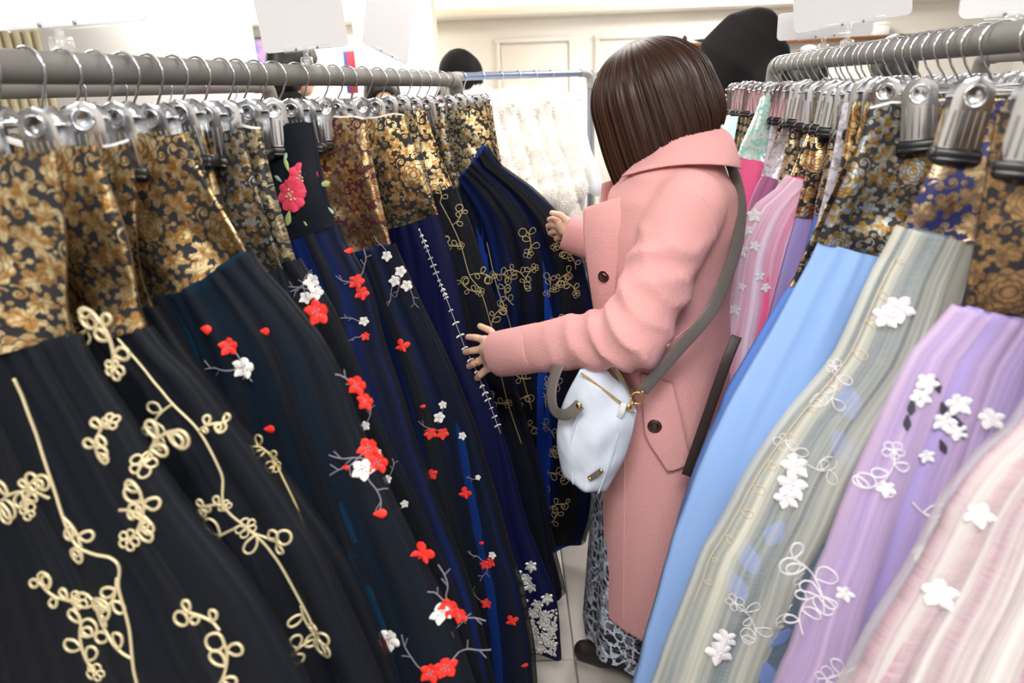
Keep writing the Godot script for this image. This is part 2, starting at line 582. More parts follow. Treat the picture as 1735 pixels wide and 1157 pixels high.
# ------------------------------------------------------------------ room
func make_materials() -> void:
	noise.seed = 11
	noise.frequency = 0.02
	noise.fractal_octaves = 3
	weave_pattern()
	M.wall = mat(rgb(244, 241, 235), 0.9)
	M.wall_cool = mat(rgb(238, 238, 238), 0.9)
	M.ceiling = mat(rgb(240, 238, 233), 0.95)
	M.tile = mat(rgb(196, 190, 184), 0.35)
	M.grout = mat(rgb(120, 112, 106), 0.9)
	M.pipe_sleeve = mat(rgb(116, 114, 111), 0.65)
	M.steel = mat(rgb(150, 155, 165), 0.3, 0.9)
	M.blue_steel = mat(rgb(128, 140, 168), 0.35, 0.7)
	M.fitting = mat(rgb(150, 150, 146), 0.55)
	M.chrome = mat(rgb(205, 208, 214), 0.16, 1.0)
	M.clip_metal = mat(rgb(218, 221, 227), 0.2, 1.0)
	M.black_plastic = mat(rgb(17, 18, 22), 0.35)
	M.white_cotton = mat(rgb(236, 236, 240), 0.85, 0.0, 0.2)
	M.card = mat(rgb(232, 233, 238), 0.5)
	M.clear = mat(Color(0.96, 0.98, 1.0, 0.12), 0.05)
	M.th_cross = threads(1.2, 40.0, 0.72, 3)
	M.th_long = threads(30.0, 1.2, 0.6, 4)
	# brocades
	M.gold_black = brocade(rgb(24, 25, 32), rgb(252, 232, 186), rgb(196, 152, 92), 0.23, 0.9)
	M.pale_black = brocade(rgb(26, 28, 36), rgb(216, 206, 172), rgb(158, 140, 104), 0.19, 0.7)
	M.gold_maroon = brocade(rgb(74, 30, 38), rgb(250, 230, 182), rgb(206, 162, 104), 0.21, 0.9)
	M.gold_navy = brocade(rgb(30, 36, 92), rgb(238, 216, 170), rgb(170, 142, 106), 0.24, 0.9)
	M.silver_black = brocade(rgb(24, 26, 34), rgb(186, 196, 206), rgb(170, 132, 66), 0.2)
	M.brown_gold = brocade(rgb(30, 28, 34), rgb(172, 138, 92), rgb(130, 104, 74), 0.2, 0.6)
	M.mint = brocade(rgb(150, 216, 204), rgb(236, 240, 236), rgb(206, 232, 224), 0.18, 0.25)
	M.silver_white = brocade(rgb(208, 208, 228), rgb(240, 240, 246), rgb(176, 172, 190), 0.2, 0.35)
	# skirts
	M.black_satin = cloth(rgb(25, 29, 39), 0.55, 0.0)
	M.sheer_black = gauze(rgb(24, 27, 34), 0.25, 0.95, 31)
	M.sheer_black2 = gauze(rgb(14, 15, 20), 0.45, 1.0, 47)
	M.under_blue = cloth(rgb(18, 44, 104), 0.42, 0.3)
	M.under_teal = cloth(rgb(12, 40, 62), 0.5, 0.3)
	M.under_maroon = cloth(rgb(52, 18, 30), 0.5, 0.4)
	M.navy = cloth(rgb(13, 17, 56), 0.42, 0.3)
	M.royal = cloth(rgb(24, 58, 150), 0.4, 0.3)

func light_panel(at: Vector3, w: float, d: float, energy: float, where: String, color := Color(1, 0.985, 0.96)) -> void:
	var o := thing("ceiling_light", "square white ceiling light panel " + where, "ceiling light", at, Basis(), "ceiling panels above the racks")
	part(o, "frame", box(Vector3(w + 0.06, 0.03, d + 0.06), 0.004, Vector3(0, 0.02, 0)), M.card)
	var e := mat(Color(1, 1, 1), 0.6)
	e.emission_enabled = true
	e.emission = color
	e.emission_energy_multiplier = 2.0
	part(o, "diffuser", box(Vector3(w, 0.012, d), 0.003), e)
	var l := AreaLight3D.new()
	l.name = "panel_light"
	l.area_size = Vector2(w, d)
	l.area_normalize_energy = true
	l.light_color = color
	l.light_energy = energy
	l.area_range = 20.0
	l.shadow_enabled = true
	o.add_child(l)
	l.transform = Transform3D(Basis(Vector3.RIGHT, -PI / 2), Vector3(0, -0.012, 0))

const HH := 2.6
func make_room() -> void:
	var floor_ := struct("floor", box(Vector3(10.6, 0.1, 11.4), 0.002), M.grout, Vector3(0.4, -0.056, -2.8), "pale grey tiled shop floor")
	var tile := box(Vector3(0.596, 0.012, 0.596), 0.0025)
	for i in 9:
		for j in 12:
			var t := part(floor_, "tile", tile, M.tile)
			t.position = Vector3(-2.96 + i * 0.6, 0.05, 4.02 - j * 0.6)
	struct("ceiling", box(Vector3(10.6, 0.1, 11.4), 0.002), M.ceiling, Vector3(0.4, HH + 0.05, -2.8))
	struct("wall_back", box(Vector3(10.6, HH, 0.1), 0.002), M.wall, Vector3(0.4, HH / 2, -8.05), "cream shop wall with shallow door frames")
	struct("wall_left", box(Vector3(0.1, HH, 11.2), 0.002), M.wall, Vector3(-4.85, HH / 2, -2.8))
	struct("wall_right", box(Vector3(0.1, HH, 11.2), 0.002), M.wall_cool, Vector3(5.65, HH / 2, -2.8))
	struct("wall_front", box(Vector3(10.6, HH, 0.1), 0.002), M.wall, Vector3(0.4, HH / 2, 2.85))

func make_racks() -> void:
	for k in [["left", Vector3(-0.70, 1.556, -1.0), Vector3(-0.19, 1.539, -2.7), 1.0], ["right", Vector3(0.765, 1.545, -1.0), Vector3(0.985, 1.545, -2.6), -1.0], ["rear left", Vector3(-1.42, 1.545, -0.9), Vector3(-0.90, 1.545, -2.72), 1.0], ["far", Vector3(-0.19, 1.555, -3.06), Vector3(0.41, 1.56, -3.68), 1.0], ["far right", Vector3(0.5, 1.565, -3.86), Vector3(1.0, 1.565, -4.7), 1.0], ["rear right", Vector3(1.5, 1.545, -0.9), Vector3(1.74, 1.545, -2.6), -1.0]]:
		var d: Vector3 = (k[2] - k[1]).normalized()
		racks[k[0]] = [k[1], d, Vector3(-d.z, 0, d.x).normalized() * k[3], k[3], (k[2] - k[1]).length()]

func settle_dark() -> void:
	for k in ["black_satin", "sheer_black", "sheer_black2", "under_blue", "under_teal", "under_maroon", "navy", "royal"]:
		M[k].metallic_specular = 0.22
		M[k].rim = 0.12

func make_person_materials() -> void:
	M.skin = skin_mat()
	M.gold = mat(rgb(226, 188, 110), 0.25, 1.0)
	M.horn = mat(rgb(52, 28, 22), 0.18)
	M.dark_leather = mat(rgb(30, 22, 22), 0.45)
	M.wool = mat(rgb(216, 160, 161), 0.95, 0.0, 0.5)
	M.wool.metallic_specular = 0.25
	var n := FastNoiseLite.new()
	n.seed = 2
	n.frequency = 0.09
	n.fractal_octaves = 2
	var nt := NoiseTexture2D.new()
	nt.noise = n
	nt.seamless = true
	nt.as_normal_map = true
	nt.bump_strength = 3.0
	nt.width = 256
	nt.height = 256
	M.wool.normal_enabled = true
	M.wool.normal_texture = nt
	M.wool.normal_scale = 0.8
	M.wool.uv1_triplanar = true
	M.wool.uv1_scale = Vector3.ONE * 9.0
	# strands of brown
	var rr := RandomNumberGenerator.new()
	rr.seed = 9
	var im := Image.create(512, 4, false, Image.FORMAT_RGB8)
	var k := 0.3
	for i in 512:
		k = clampf(lerpf(k, rr.randf(), 0.45), 0, 1)
		var c := rgb(30, 18, 15).lerp(rgb(98, 58, 36), k * k * 1.1)
		for j in 4: im.set_pixel(i, j, c)
	M.hair = mat(Color.WHITE, 0.38)
	M.hair.metallic_specular = 0.38
	M.hair.albedo_texture = ImageTexture.create_from_image(im)
	M.black_hair = mat(rgb(20, 17, 17), 0.4)
	# leopard print
	var w := FastNoiseLite.new()
	w.noise_type = FastNoiseLite.TYPE_CELLULAR
	w.cellular_return_type = FastNoiseLite.RETURN_DISTANCE2_SUB
	w.frequency = 0.05
	w.seed = 4
	var lp := Image.create(512, 512, false, Image.FORMAT_RGB8)
	for j in 512:
		for i in 512:
			var q := w.get_noise_2d(i + 8.0 * sin(j * 0.05), j * 0.7 + 6.0 * sin(i * 0.07))
			lp.set_pixel(i, j, rgb(14, 14, 20) if q > -0.75 else rgb(206, 214, 236))
	M.leopard = mat(Color.WHITE, 0.7)
	M.leopard.albedo_texture = ImageTexture.create_from_image(lp)
	M.leopard.uv1_triplanar = true
	M.leopard.uv1_scale = Vector3.ONE * 1.7

func build_racks() -> void:
	var spec := {"left": "grey sleeved pipe rail of the left rack holding dark skirts", "right": "grey sleeved pipe rail of the right rack holding pastel skirts", "rear left": "grey sleeved pipe rail behind the left rack", "far": "blue grey steel pipe rail holding white fur jackets", "far right": "grey pipe rail starting beside the shopper's hair", "rear right": "grey sleeved pipe rail behind the right rack"}
	for k in spec:
		var r: Array = racks[k]
		var near := -0.9 if not k.begins_with("far") else -0.02
		var a := rack_point(k, near)
		var b: Vector3 = rack_point(k, r[4] + 0.02)
		var o := thing("clothes_rack", spec[k], "clothes rack", Vector3(a.x, 0, a.z))
		var q := Vector3(a.x, 0, a.z)
		var rad := 0.0235 if not k.begins_with("far") else 0.016
		part(o, "rail", tube(PackedVector3Array([a - q, a.lerp(b, 0.3) - q, a.lerp(b, 0.7) - q, b - q]), rad, 20), M.pipe_sleeve if not k.begins_with("far") else M.blue_steel)
		for e in [a, b]:
			var f: Vector3 = e - q
			var d: Vector3 = r[1] * (1.0 if e == b else -1.0)
			part(o, "elbow", tube(catmull([f - d * 0.045, f - d * 0.01, f + d * 0.03 + Vector3(0, -0.012, 0), f + d * 0.042 + Vector3(0, -0.045, 0), f + d * 0.042 + Vector3(0, -0.075, 0)], 5), rad + 0.0035, 16), M.pipe_sleeve if not k.begins_with("far") else M.fitting)
			part(o, "post", bar(Vector3(f.x + d.x * 0.042, 0.03, f.z + d.z * 0.042), f + d * 0.042 + Vector3(0, -0.07, 0), 0.016, 14), M.steel)
			part(o, "foot", tube(PackedVector3Array([Vector3(f.x, 0.02, f.z) + d * 0.042 - r[2] * 0.25, Vector3(f.x, 0.02, f.z) + d * 0.042 + r[2] * 0.25]), 0.018, 12), M.fitting)

func build_left() -> void:
	hanger0 = make_hanger()
	var E := {
		"L1": [[1.459, 0.276], [1.363, 0.256], [1.248, 0.228], [1.145, 0.279], [1.032, 0.345], [0.92, 0.432], [0.794, 0.495], [0.5, 0.58], [0.08, 0.66]],
		"L2": [[1.452, 0.237], [1.344, 0.25], [1.218, 0.249], [1.156, 0.311], [1.036, 0.394], [0.922, 0.471], [0.72, 0.545], [0.4, 0.6], [0.08, 0.65]],
		"L3": [[1.435, 0.219], [1.243, 0.19], [1.058, 0.307], [0.932, 0.411], [0.843, 0.471], [0.709, 0.519], [0.4, 0.6], [0.08, 0.66]],
		"L4": [[1.46, 0.245], [1.273, 0.323], [1.204, 0.381], [1.153, 0.418], [1.108, 0.438], [1.035, 0.461], [0.961, 0.494], [0.868, 0.537], [0.772, 0.582], [0.614, 0.637], [0.3, 0.67], [0.08, 0.69]],
		"L6": [[1.435, 0.208], [1.224, 0.237], [1.16, 0.283], [1.05, 0.327], [0.915, 0.377], [0.764, 0.441], [0.584, 0.508], [0.385, 0.565], [0.08, 0.62]],
		"L7": [[1.447, 0.235], [1.26, 0.258], [1.151, 0.31], [1.007, 0.338], [0.858, 0.381], [0.758, 0.416], [0.564, 0.49], [0.279, 0.553], [0.08, 0.58]],
		"L9": [[1.442, 0.251], [1.193, 0.279], [1.076, 0.328], [0.945, 0.394], [0.81, 0.447], [0.671, 0.488], [0.53, 0.531], [0.386, 0.575], [0.146, 0.606]],
		"L10": [[1.452, 0.267], [1.224, 0.332], [1.062, 0.374], [0.901, 0.408], [0.799, 0.453], [0.648, 0.499], [0.432, 0.562], [0.261, 0.627], [0.087, 0.645]],
		"L11": [[1.451, 0.221], [1.283, 0.271], [1.126, 0.332], [0.933, 0.388], [0.767, 0.431], [0.549, 0.502], [0.289, 0.559], [0.108, 0.598]],
		"L12": [[1.439, 0.236], [1.284, 0.33], [1.214, 0.43], [1.128, 0.521], [1.006, 0.587], [0.829, 0.637], [0.645, 0.643], [0.418, 0.642], [0.204, 0.64], [0.08, 0.613]],
	}
	make_garment("L1", "left", -0.16, "black skirt with thick gold vines, nearest on left rack, blurred gold bodice", {"edge": E.L1, "seam": 1.248, "bodice": M.gold_black, "skirt": M.black_satin, "over": M.sheer_black, "amp": 0.016})
	make_garment("L2", "left", -0.07, "black skirt with gold vine embroidery just behind the nearest left skirt", {"edge": E.L2, "seam": 1.222, "bodice": M.gold_black, "skirt": M.black_satin, "over": M.sheer_black})
	make_garment("L3", "left", 0.0, "plain sheer black skirt with narrow gold bodice, third on left rack", {"edge": E.L3, "seam": 1.225, "bodice": M.gold_black, "skirt": M.black_satin, "over": M.sheer_black})
	make_garment("L4", "left", 0.07, "dark teal black skirt with red and white blossoms under wide gold bodice", {"edge": E.L4, "seam": 1.270, "bend": 0.6, "bodice": M.gold_black, "skirt": M.under_teal, "over": M.sheer_black, "drift": 0.11})
	make_garment("L6", "left", 0.30, "black skirt with white plum blossoms and dim gold leaf bodice", {"edge": E.L6, "seam": 1.224, "bodice": M.pale_black, "skirt": M.black_satin, "over": M.sheer_black, "drift": 0.11})
	make_garment("L7", "left", 0.42, "black and bright blue skirt with pink peonies embroidered on its black bodice", {"edge": E.L7, "seam": 1.26, "bodice": M.black_satin, "skirt": M.royal, "over": M.sheer_black, "drift": 0.12})
	make_garment("L9", "left", 0.60, "blue black skirt with red butterflies under a maroon and gold bodice", {"edge": E.L9, "seam": 1.192, "bodice": M.gold_maroon, "skirt": M.under_blue, "over": M.sheer_black, "drift": 0.14})
	make_garment("L10", "left", 0.76, "navy skirt with silver lace hem held by the shopper's hand", {"edge": E.L10, "seam": 1.226, "bodice": M.gold_black, "skirt": M.navy, "drift": 0.14})
	make_garment("L11", "left", 1.0, "navy black skirt with gold flower vines beside the shopper's hand", {"edge": E.L11, "seam": 1.25, "bodice": M.gold_black, "skirt": M.navy, "over": M.sheer_black, "drift": 0.16})
	make_garment("L12", "left", 1.27, "blue skirt under black gauze with gold curls, spread out by the shopper", {"edge": E.L12, "seam": 1.284, "bend": 0.7, "bodice": M.pale_black, "skirt": M.royal, "over": M.sheer_black2, "drift": 0.18})
	var r2 := RandomNumberGenerator.new()
	r2.seed = 21
	var names := {-0.16: "the nearest blurred gold bodice", -0.07: "the second gold bodice", 0.0: "the third narrow gold bodice", 0.07: "the wide gold bodice over red blossoms", 0.3: "the dim gold leaf bodice", 0.42: "the black peony bodice", 0.6: "the maroon and gold bodice", 0.76: "the gold bodice of the navy skirt", 1.0: "the gold bodice of the vine skirt", 1.27: "the pale gold bodice of the spread blue skirt"}
	for k in names: place_hanger("left", k, "chrome clip hanger gripping " + names[k], r2)
	var fill := [M.gold_black, M.pale_black, M.gold_black, M.silver_black]
	var n := 0
	var anchors := [[0.07, "wide gold"], [0.3, "dim leaf"], [0.42, "black peony"], [0.6, "maroon gold"], [0.76, "silver hemmed navy"], [1.0, "gold vine"], [1.27, "spread blue"]]
	var tones := ["gold brocade", "pale gold brocade", "bright gold brocade", "silver brocade"]
	for t in [0.13, 0.19, 0.245, 0.36, 0.49, 0.54, 0.67, 0.86, 0.93, 1.09, 1.18, 1.36, 1.44, 1.52, 1.6, 1.68]:
		n += 1
		var w := 0.2 + 0.02 * sin(n * 2.3) + (0.055 if t > 1.3 and t < 1.5 else 0.0)
		if t in [0.36, 0.49, 0.54]: w = 0.135
		var lab := between(t, anchors, tones[n % 4])
		make_garment("LF%d" % n, "left", t, lab, {"edge": [[1.46, w], [1.24, w + 0.03], [1.0, w + 0.08], [0.7, w + 0.16], [0.4, w + 0.22], [0.1, w + 0.26]], "seam": 1.235 + 0.015 * sin(n * 1.7), "bodice": fill[n % 4], "skirt": M.black_satin, "rows": 20, "drift": 0.08, "th": 0.03, "name": "hanbok_skirt", "lining": fill[n % 4], "group": "hidden skirts on the left rack", "top": 1.455 + 0.008 * sin(n * 3.1)})
		place_hanger("left", t, hang_label, r2)

func build_right() -> void:
	var E := {
		"R9": [[1.46, 0.17], [1.25, 0.17], [1.166, 0.198], [1.136, 0.223], [1.086, 0.248], [0.973, 0.279], [0.891, 0.306], [0.823, 0.331], [0.5, 0.41], [0.08, 0.48]],
		"R8": [[1.462, 0.194], [1.233, 0.19], [1.172, 0.227], [1.058, 0.26], [0.933, 0.29], [0.816, 0.317], [0.679, 0.345], [0.4, 0.41], [0.08, 0.46]],
		"R7": [[1.457, 0.168], [1.297, 0.208], [1.23, 0.237], [1.113, 0.272], [1.017, 0.33], [0.903, 0.383], [0.768, 0.44], [0.483, 0.518], [0.08, 0.58]],
		"R6": [[1.438, 0.222], [1.247, 0.273], [1.149, 0.315], [1.032, 0.363], [0.919, 0.411], [0.822, 0.443], [0.695, 0.481], [0.489, 0.519], [0.329, 0.551], [0.08, 0.59]],
		"R5": [[1.442, 0.19], [1.151, 0.273], [1.059, 0.323], [0.939, 0.379], [0.7, 0.45], [0.4, 0.5], [0.08, 0.54]],
		"R4": [[1.443, 0.169], [1.282, 0.213], [1.245, 0.266], [1.165, 0.305], [1.097, 0.32], [0.955, 0.331], [0.819, 0.351], [0.725, 0.367], [0.4, 0.4], [0.08, 0.43]],
		"R2": [[1.45, 0.155], [1.264, 0.216], [1.205, 0.24], [0.9, 0.3], [0.08, 0.4]],
		"R1": [[1.453, 0.201], [1.302, 0.25], [1.247, 0.262], [0.9, 0.3], [0.08, 0.4]],
	}
	M.pale_blue = cloth(rgb(146, 182, 240), 0.65, 0.2)
	M.mid_blue = cloth(rgb(96, 136, 216), 0.6, 0.3)
	M.cream_gauze = gauze(rgb(226, 226, 212), 0.12, 0.8, 61, 0.7)
	M.cream_gauze2 = gauze(rgb(226, 226, 226), 0.05, 0.85, 62, 0.7)
	M.grey_blue = cloth(rgb(128, 148, 168), 0.65, 0.3, M.th_cross, 2.0, 11.0)
	M.petal_blue = cloth(rgb(122, 148, 206), 0.65, 0.2)
	M.lavender = cloth(rgb(166, 152, 212), 0.6, 0.3)
	M.lavender_gauze = gauze(rgb(206, 182, 220), 0.1, 0.8, 63, 0.7)
	M.pale_pink = cloth(rgb(206, 172, 188), 0.6, 0.4, M.th_cross, 2.0, 11.0)
	M.hot_pink = cloth(rgb(244, 108, 160), 0.6, 0.4)
	M.pink_gauze = gauze(rgb(236, 220, 244), 0.15, 0.95, 64, 0.7)
	M.mauve = cloth(rgb(170, 110, 150), 0.6, 0.4)
	make_garment("R9", "right", -0.42, "cream and pale pink gauze skirt at the near end of right rack", {"edge": E.R9, "seam": 1.25, "bodice": M.brown_gold, "skirt": M.pale_pink, "over": M.cream_gauze2, "drift": 0.05})
	make_garment("R8", "right", -0.25, "lavender gauze skirt with white appliques under a brown gold bodice", {"edge": E.R8, "seam": 1.233, "bodice": M.brown_gold, "skirt": M.lavender, "over": M.lavender_gauze, "drift": 0.05})
	make_garment("R7", "right", -0.10, "cream and grey blue gauze skirt with white flowers under navy gold bodice", {"edge": E.R7, "seam": 1.297, "bodice": M.gold_navy, "skirt": M.grey_blue, "over": M.cream_gauze, "drift": 0.05})
	make_garment("R6", "right", 0.05, "plain pale blue skirt under a black bodice with silver leaves", {"edge": E.R6, "seam": 1.247, "bodice": M.silver_black, "skirt": M.pale_blue, "drift": 0.05, "amp": 0.022})
	make_garment("R5", "right", 0.16, "blue skirt with long navy gold bodice behind the pale blue skirt", {"edge": E.R5, "seam": 1.151, "bodice": M.gold_black, "skirt": M.mid_blue, "drift": 0.05})
	make_garment("R4", "right", 0.5, "pink skirt under white gauze with lace flowers, black gold bodice", {"edge": E.R4, "seam": 1.282, "bodice": M.gold_black, "skirt": M.hot_pink, "over": M.pink_gauze, "drift": 0.05})
	make_garment("R2", "right", 0.75, "mauve skirt with a white silver brocade bodice", {"edge": E.R2, "seam": 1.264, "bodice": M.silver_white, "skirt": M.mauve, "drift": 0.03})
	make_garment("R1", "right", 0.9, "hot pink skirt with a mint green brocade bodice", {"edge": E.R1, "seam": 1.302, "bodice": M.mint, "skirt": M.hot_pink, "drift": 0.03})
	var r2 := RandomNumberGenerator.new()
	r2.seed = 22
	var names := {-0.42: "the nearest cream skirt of the right rack", -0.25: "the brown gold bodice over lavender", -0.1: "the navy gold bodice over cream gauze", 0.05: "the silver leaf bodice over pale blue", 0.16: "the long gold bodice behind pale blue", 0.5: "the black gold bodice over pink gauze", 0.75: "the white silver bodice", 0.9: "the mint green bodice"}
	for k in names: place_hanger("right", k, "chrome clip hanger gripping " + names[k], r2)
	var fill := [M.gold_navy, M.gold_black, M.silver_white, M.silver_black, M.pale_black]
	var n := 0
	var anchors := [[0.16, "long gold"], [0.5, "pink gauze"], [0.75, "mauve"], [0.9, "mint bodiced"]]
	var tones := ["navy gold", "black gold", "silver white", "black silver", "dim gold"]
	for t in [0.22, 0.27, 0.32, 0.37, 0.42, 0.46, 0.56, 0.61, 0.66, 0.71, 0.81, 0.86, 0.97, 1.03, 1.1, 1.17, 1.24, 1.31, 1.38, 1.45, 1.52, 1.58]:
		n += 1
		var w := 0.165 + 0.012 * sin(n * 2.3)
		if t < 0.3: w = 0.19
		if t > 0.95: w = 0.125
		var lab := between(t, anchors, tones[n % 5] if t < 0.95 else "dim gold")
		make_garment("RF%d" % n, "right", t, lab, {"edge": [[1.46, w], [1.24, w + 0.02], [1.0, w + 0.06], [0.7, w + 0.11], [0.4, w + 0.16], [0.1, w + 0.2]], "seam": 1.23 + 0.015 * sin(n * 1.7), "bodice": fill[n % 5] if t < 0.95 else M.pale_black, "skirt": [M.mid_blue, M.mauve, M.lavender, M.pale_pink][n % 4], "rows": 16, "drift": 0.03, "th": 0.025, "group": "hidden skirts on the right rack", "top": 1.455 + 0.008 * sin(n * 3.1)})
		place_hanger("right", t, hang_label, r2)

var gaps := {}
var hang_label := ""
func between(t: float, anchors: Array, tone: String) -> String:
	var k := 0
	while k < anchors.size() - 1 and anchors[k + 1][0] < t: k += 1
	var key: String = anchors[k][1]
	gaps[key] = gaps.get(key, 0) + 1
	var nth: String = ["first", "second", "third", "fourth", "fifth", "sixth", "seventh", "eighth", "ninth", "tenth", "eleventh"][gaps[key] - 1]
	hang_label = "%s clip hanger beyond the %s skirt" % [nth, key] if k == anchors.size() - 1 else "%s clip hanger between the %s and %s skirts" % [nth, key, anchors[k + 1][1]]
	if k == anchors.size() - 1: return "%s skirt, a %s one, hidden beyond the %s skirt" % [nth, tone, key]
	return "%s skirt, a %s one, between the %s and %s skirts" % [nth, tone, key, anchors[k + 1][1]]

# ------------------------------------------------------------------ people
func cap(p: Vector3, a: Vector3, b: Vector3, ra: float, rb: float) -> float:
	var d := b - a
	var h := clampf((p - a).dot(d) / d.length_squared(), 0.0, 1.0)
	return (p - a - d * h).length() - lerpf(ra, rb, h)

func egg(p: Vector3, c: Vector3, r: Vector3) -> float:
	var q := (p - c) / r
	return (q.length() - 1.0) * minf(r.x, minf(r.y, r.z))

func smin(a: float, b: float, k: float) -> float:
	var h := maxf(k - absf(a - b), 0.0) / k
	return minf(a, b) - h * h * k * 0.25

# surface nets of a distance field
func nets(lo: Vector3, hi: Vector3, cell: float, f: Callable) -> ArrayMesh:
	var B := 4
	var nb := Vector3i(((hi - lo) / (cell * B)).ceil())
	var n := nb * B + Vector3i.ONE
	var sy := n.x
	var sz := n.x * n.y
	var val := PackedFloat32Array()
	val.resize(n.x * n.y * n.z)
	val.fill(1.0)
	var done := PackedByteArray()
	done.resize(val.size())
	var live: Array[Vector3i] = []
	var reach := 0.87 * B * cell * 1.35 + 0.012
	for bz in nb.z:
		for by in nb.y:
			for bx in nb.x:
				var d: float = f.call(lo + Vector3(bx + 0.5, by + 0.5, bz + 0.5) * B * cell)
				if absf(d) < reach: live.append(Vector3i(bx, by, bz))
				elif d < 0.0:
					for k in B + 1:
						for j in B + 1:
							for i in B + 1: val[(bz * B + k) * sz + (by * B + j) * sy + bx * B + i] = -1.0
	for b in live:
		for k in B + 1:
			for j in B + 1:
				var row := (b.z * B + k) * sz + (b.y * B + j) * sy + b.x * B
				for i in B + 1:
					if done[row + i] == 0:
						done[row + i] = 1
						val[row + i] = f.call(lo + Vector3(b.x * B + i, b.y * B + j, b.z * B + k) * cell)
	var at := PackedInt32Array()
	at.resize(val.size())
	at.fill(-1)
	var v := PackedVector3Array()
	var idx := PackedInt32Array()
	var off := [0, 1, sy, sy + 1, sz, sz + 1, sz + sy, sz + sy + 1]
	var edges := [[0, 1], [2, 3], [4, 5], [6, 7], [0, 2], [1, 3], [4, 6], [5, 7], [0, 4], [1, 5], [2, 6], [3, 7]]
	for b in live:
		for k in B:
			for j in B:
				for i in B:
					var p := (b.z * B + k) * sz + (b.y * B + j) * sy + b.x * B + i
					var neg := 0
					for o in off:
						if val[p + o] < 0.0: neg += 1
					if neg == 0 or neg == 8: continue
					var c := Vector3.ZERO
					var m := 0
					for e in edges:
						var va := val[p + off[e[0]]]
						var vb := val[p + off[e[1]]]
						if (va < 0.0) == (vb < 0.0): continue
						var t := va / (va - vb)
						var qa := Vector3(e[0] & 1, (e[0] >> 1) & 1, e[0] >> 2)
						var qb := Vector3(e[1] & 1, (e[1] >> 1) & 1, e[1] >> 2)
						c += qa.lerp(qb, t)
						m += 1
					at[p] = v.size()
					v.append(lo + (Vector3(b.x * B + i, b.y * B + j, b.z * B + k) + c / m) * cell)
	var st := [1, sy, sz]
	for b in live:
		for k in B:
			for j in B:
				for i in B:
					var p := (b.z * B + k) * sz + (b.y * B + j) * sy + b.x * B + i
					if at[p] < 0: continue
					for ax in 3:
						var s0 := val[p] < 0.0
						if s0 == (val[p + st[ax]] < 0.0): continue
						var o1: int = st[(ax + 1) % 3]
						var o2: int = st[(ax + 2) % 3]
						if p - o1 - o2 < 0: continue
						var q := [at[p], at[p - o1], at[p - o1 - o2], at[p - o2]]
						if q.min() < 0: continue
						if s0: idx.append_array([q[0], q[3], q[2], q[0], q[2], q[1]])
						else: idx.append_array([q[0], q[1], q[2], q[0], q[2], q[3]])
	return finish(v, PackedVector2Array(), idx)

func skin_mat() -> StandardMaterial3D:
	var m := mat(rgb(232, 190, 168), 0.55)
	m.subsurf_scatter_enabled = true
	m.subsurf_scatter_strength = 0.15
	return m

# a head in its own axes: x is forward, y up, the middle of the skull at the origin
func head_sdf(p: Vector3) -> float:
	var d := egg(p, Vector3(-0.005, 0.015, 0), Vector3(0.092, 0.1, 0.074))
	d = smin(d, egg(p, Vector3(0.03, -0.05, 0), Vector3(0.058, 0.062, 0.056)), 0.04)
	d = smin(d, egg(p, Vector3(0.058, -0.093, 0), Vector3(0.024, 0.02, 0.026)), 0.03)
	d = smin(d, cap(p, Vector3(0.088, 0.0, 0), Vector3(0.106, -0.034, 0), 0.006, 0.011), 0.014)
	d = smin(d, egg(p, Vector3(0.083, -0.064, 0), Vector3(0.012, 0.008, 0.022)), 0.008)
	for s in [-1.0, 1.0]:
		d = smin(d, egg(p, Vector3(0.0, -0.012, 0.075 * s), Vector3(0.018, 0.03, 0.008)), 0.006)
		d = maxf(d, -(p - Vector3(0.096, 0.002, 0.032 * s)).length() + 0.014)
	return d

var hand_pts := {}
func hand_sdf(p: Vector3, h: Dictionary) -> float:
	var d := cap(p, h.wrist, h.palm, 0.025, 0.024)
	for f in h.fingers:
		d = smin(d, cap(p, h.palm, f[0], 0.018, 0.0115), 0.012)
	for f in h.fingers:
		var e := 1.0
		for k in f.size() - 1: e = minf(e, cap(p, f[k], f[k + 1], 0.0095 - 0.0009 * k, 0.0088 - 0.0009 * k))
		d = smin(d, e, 0.005)
	return d

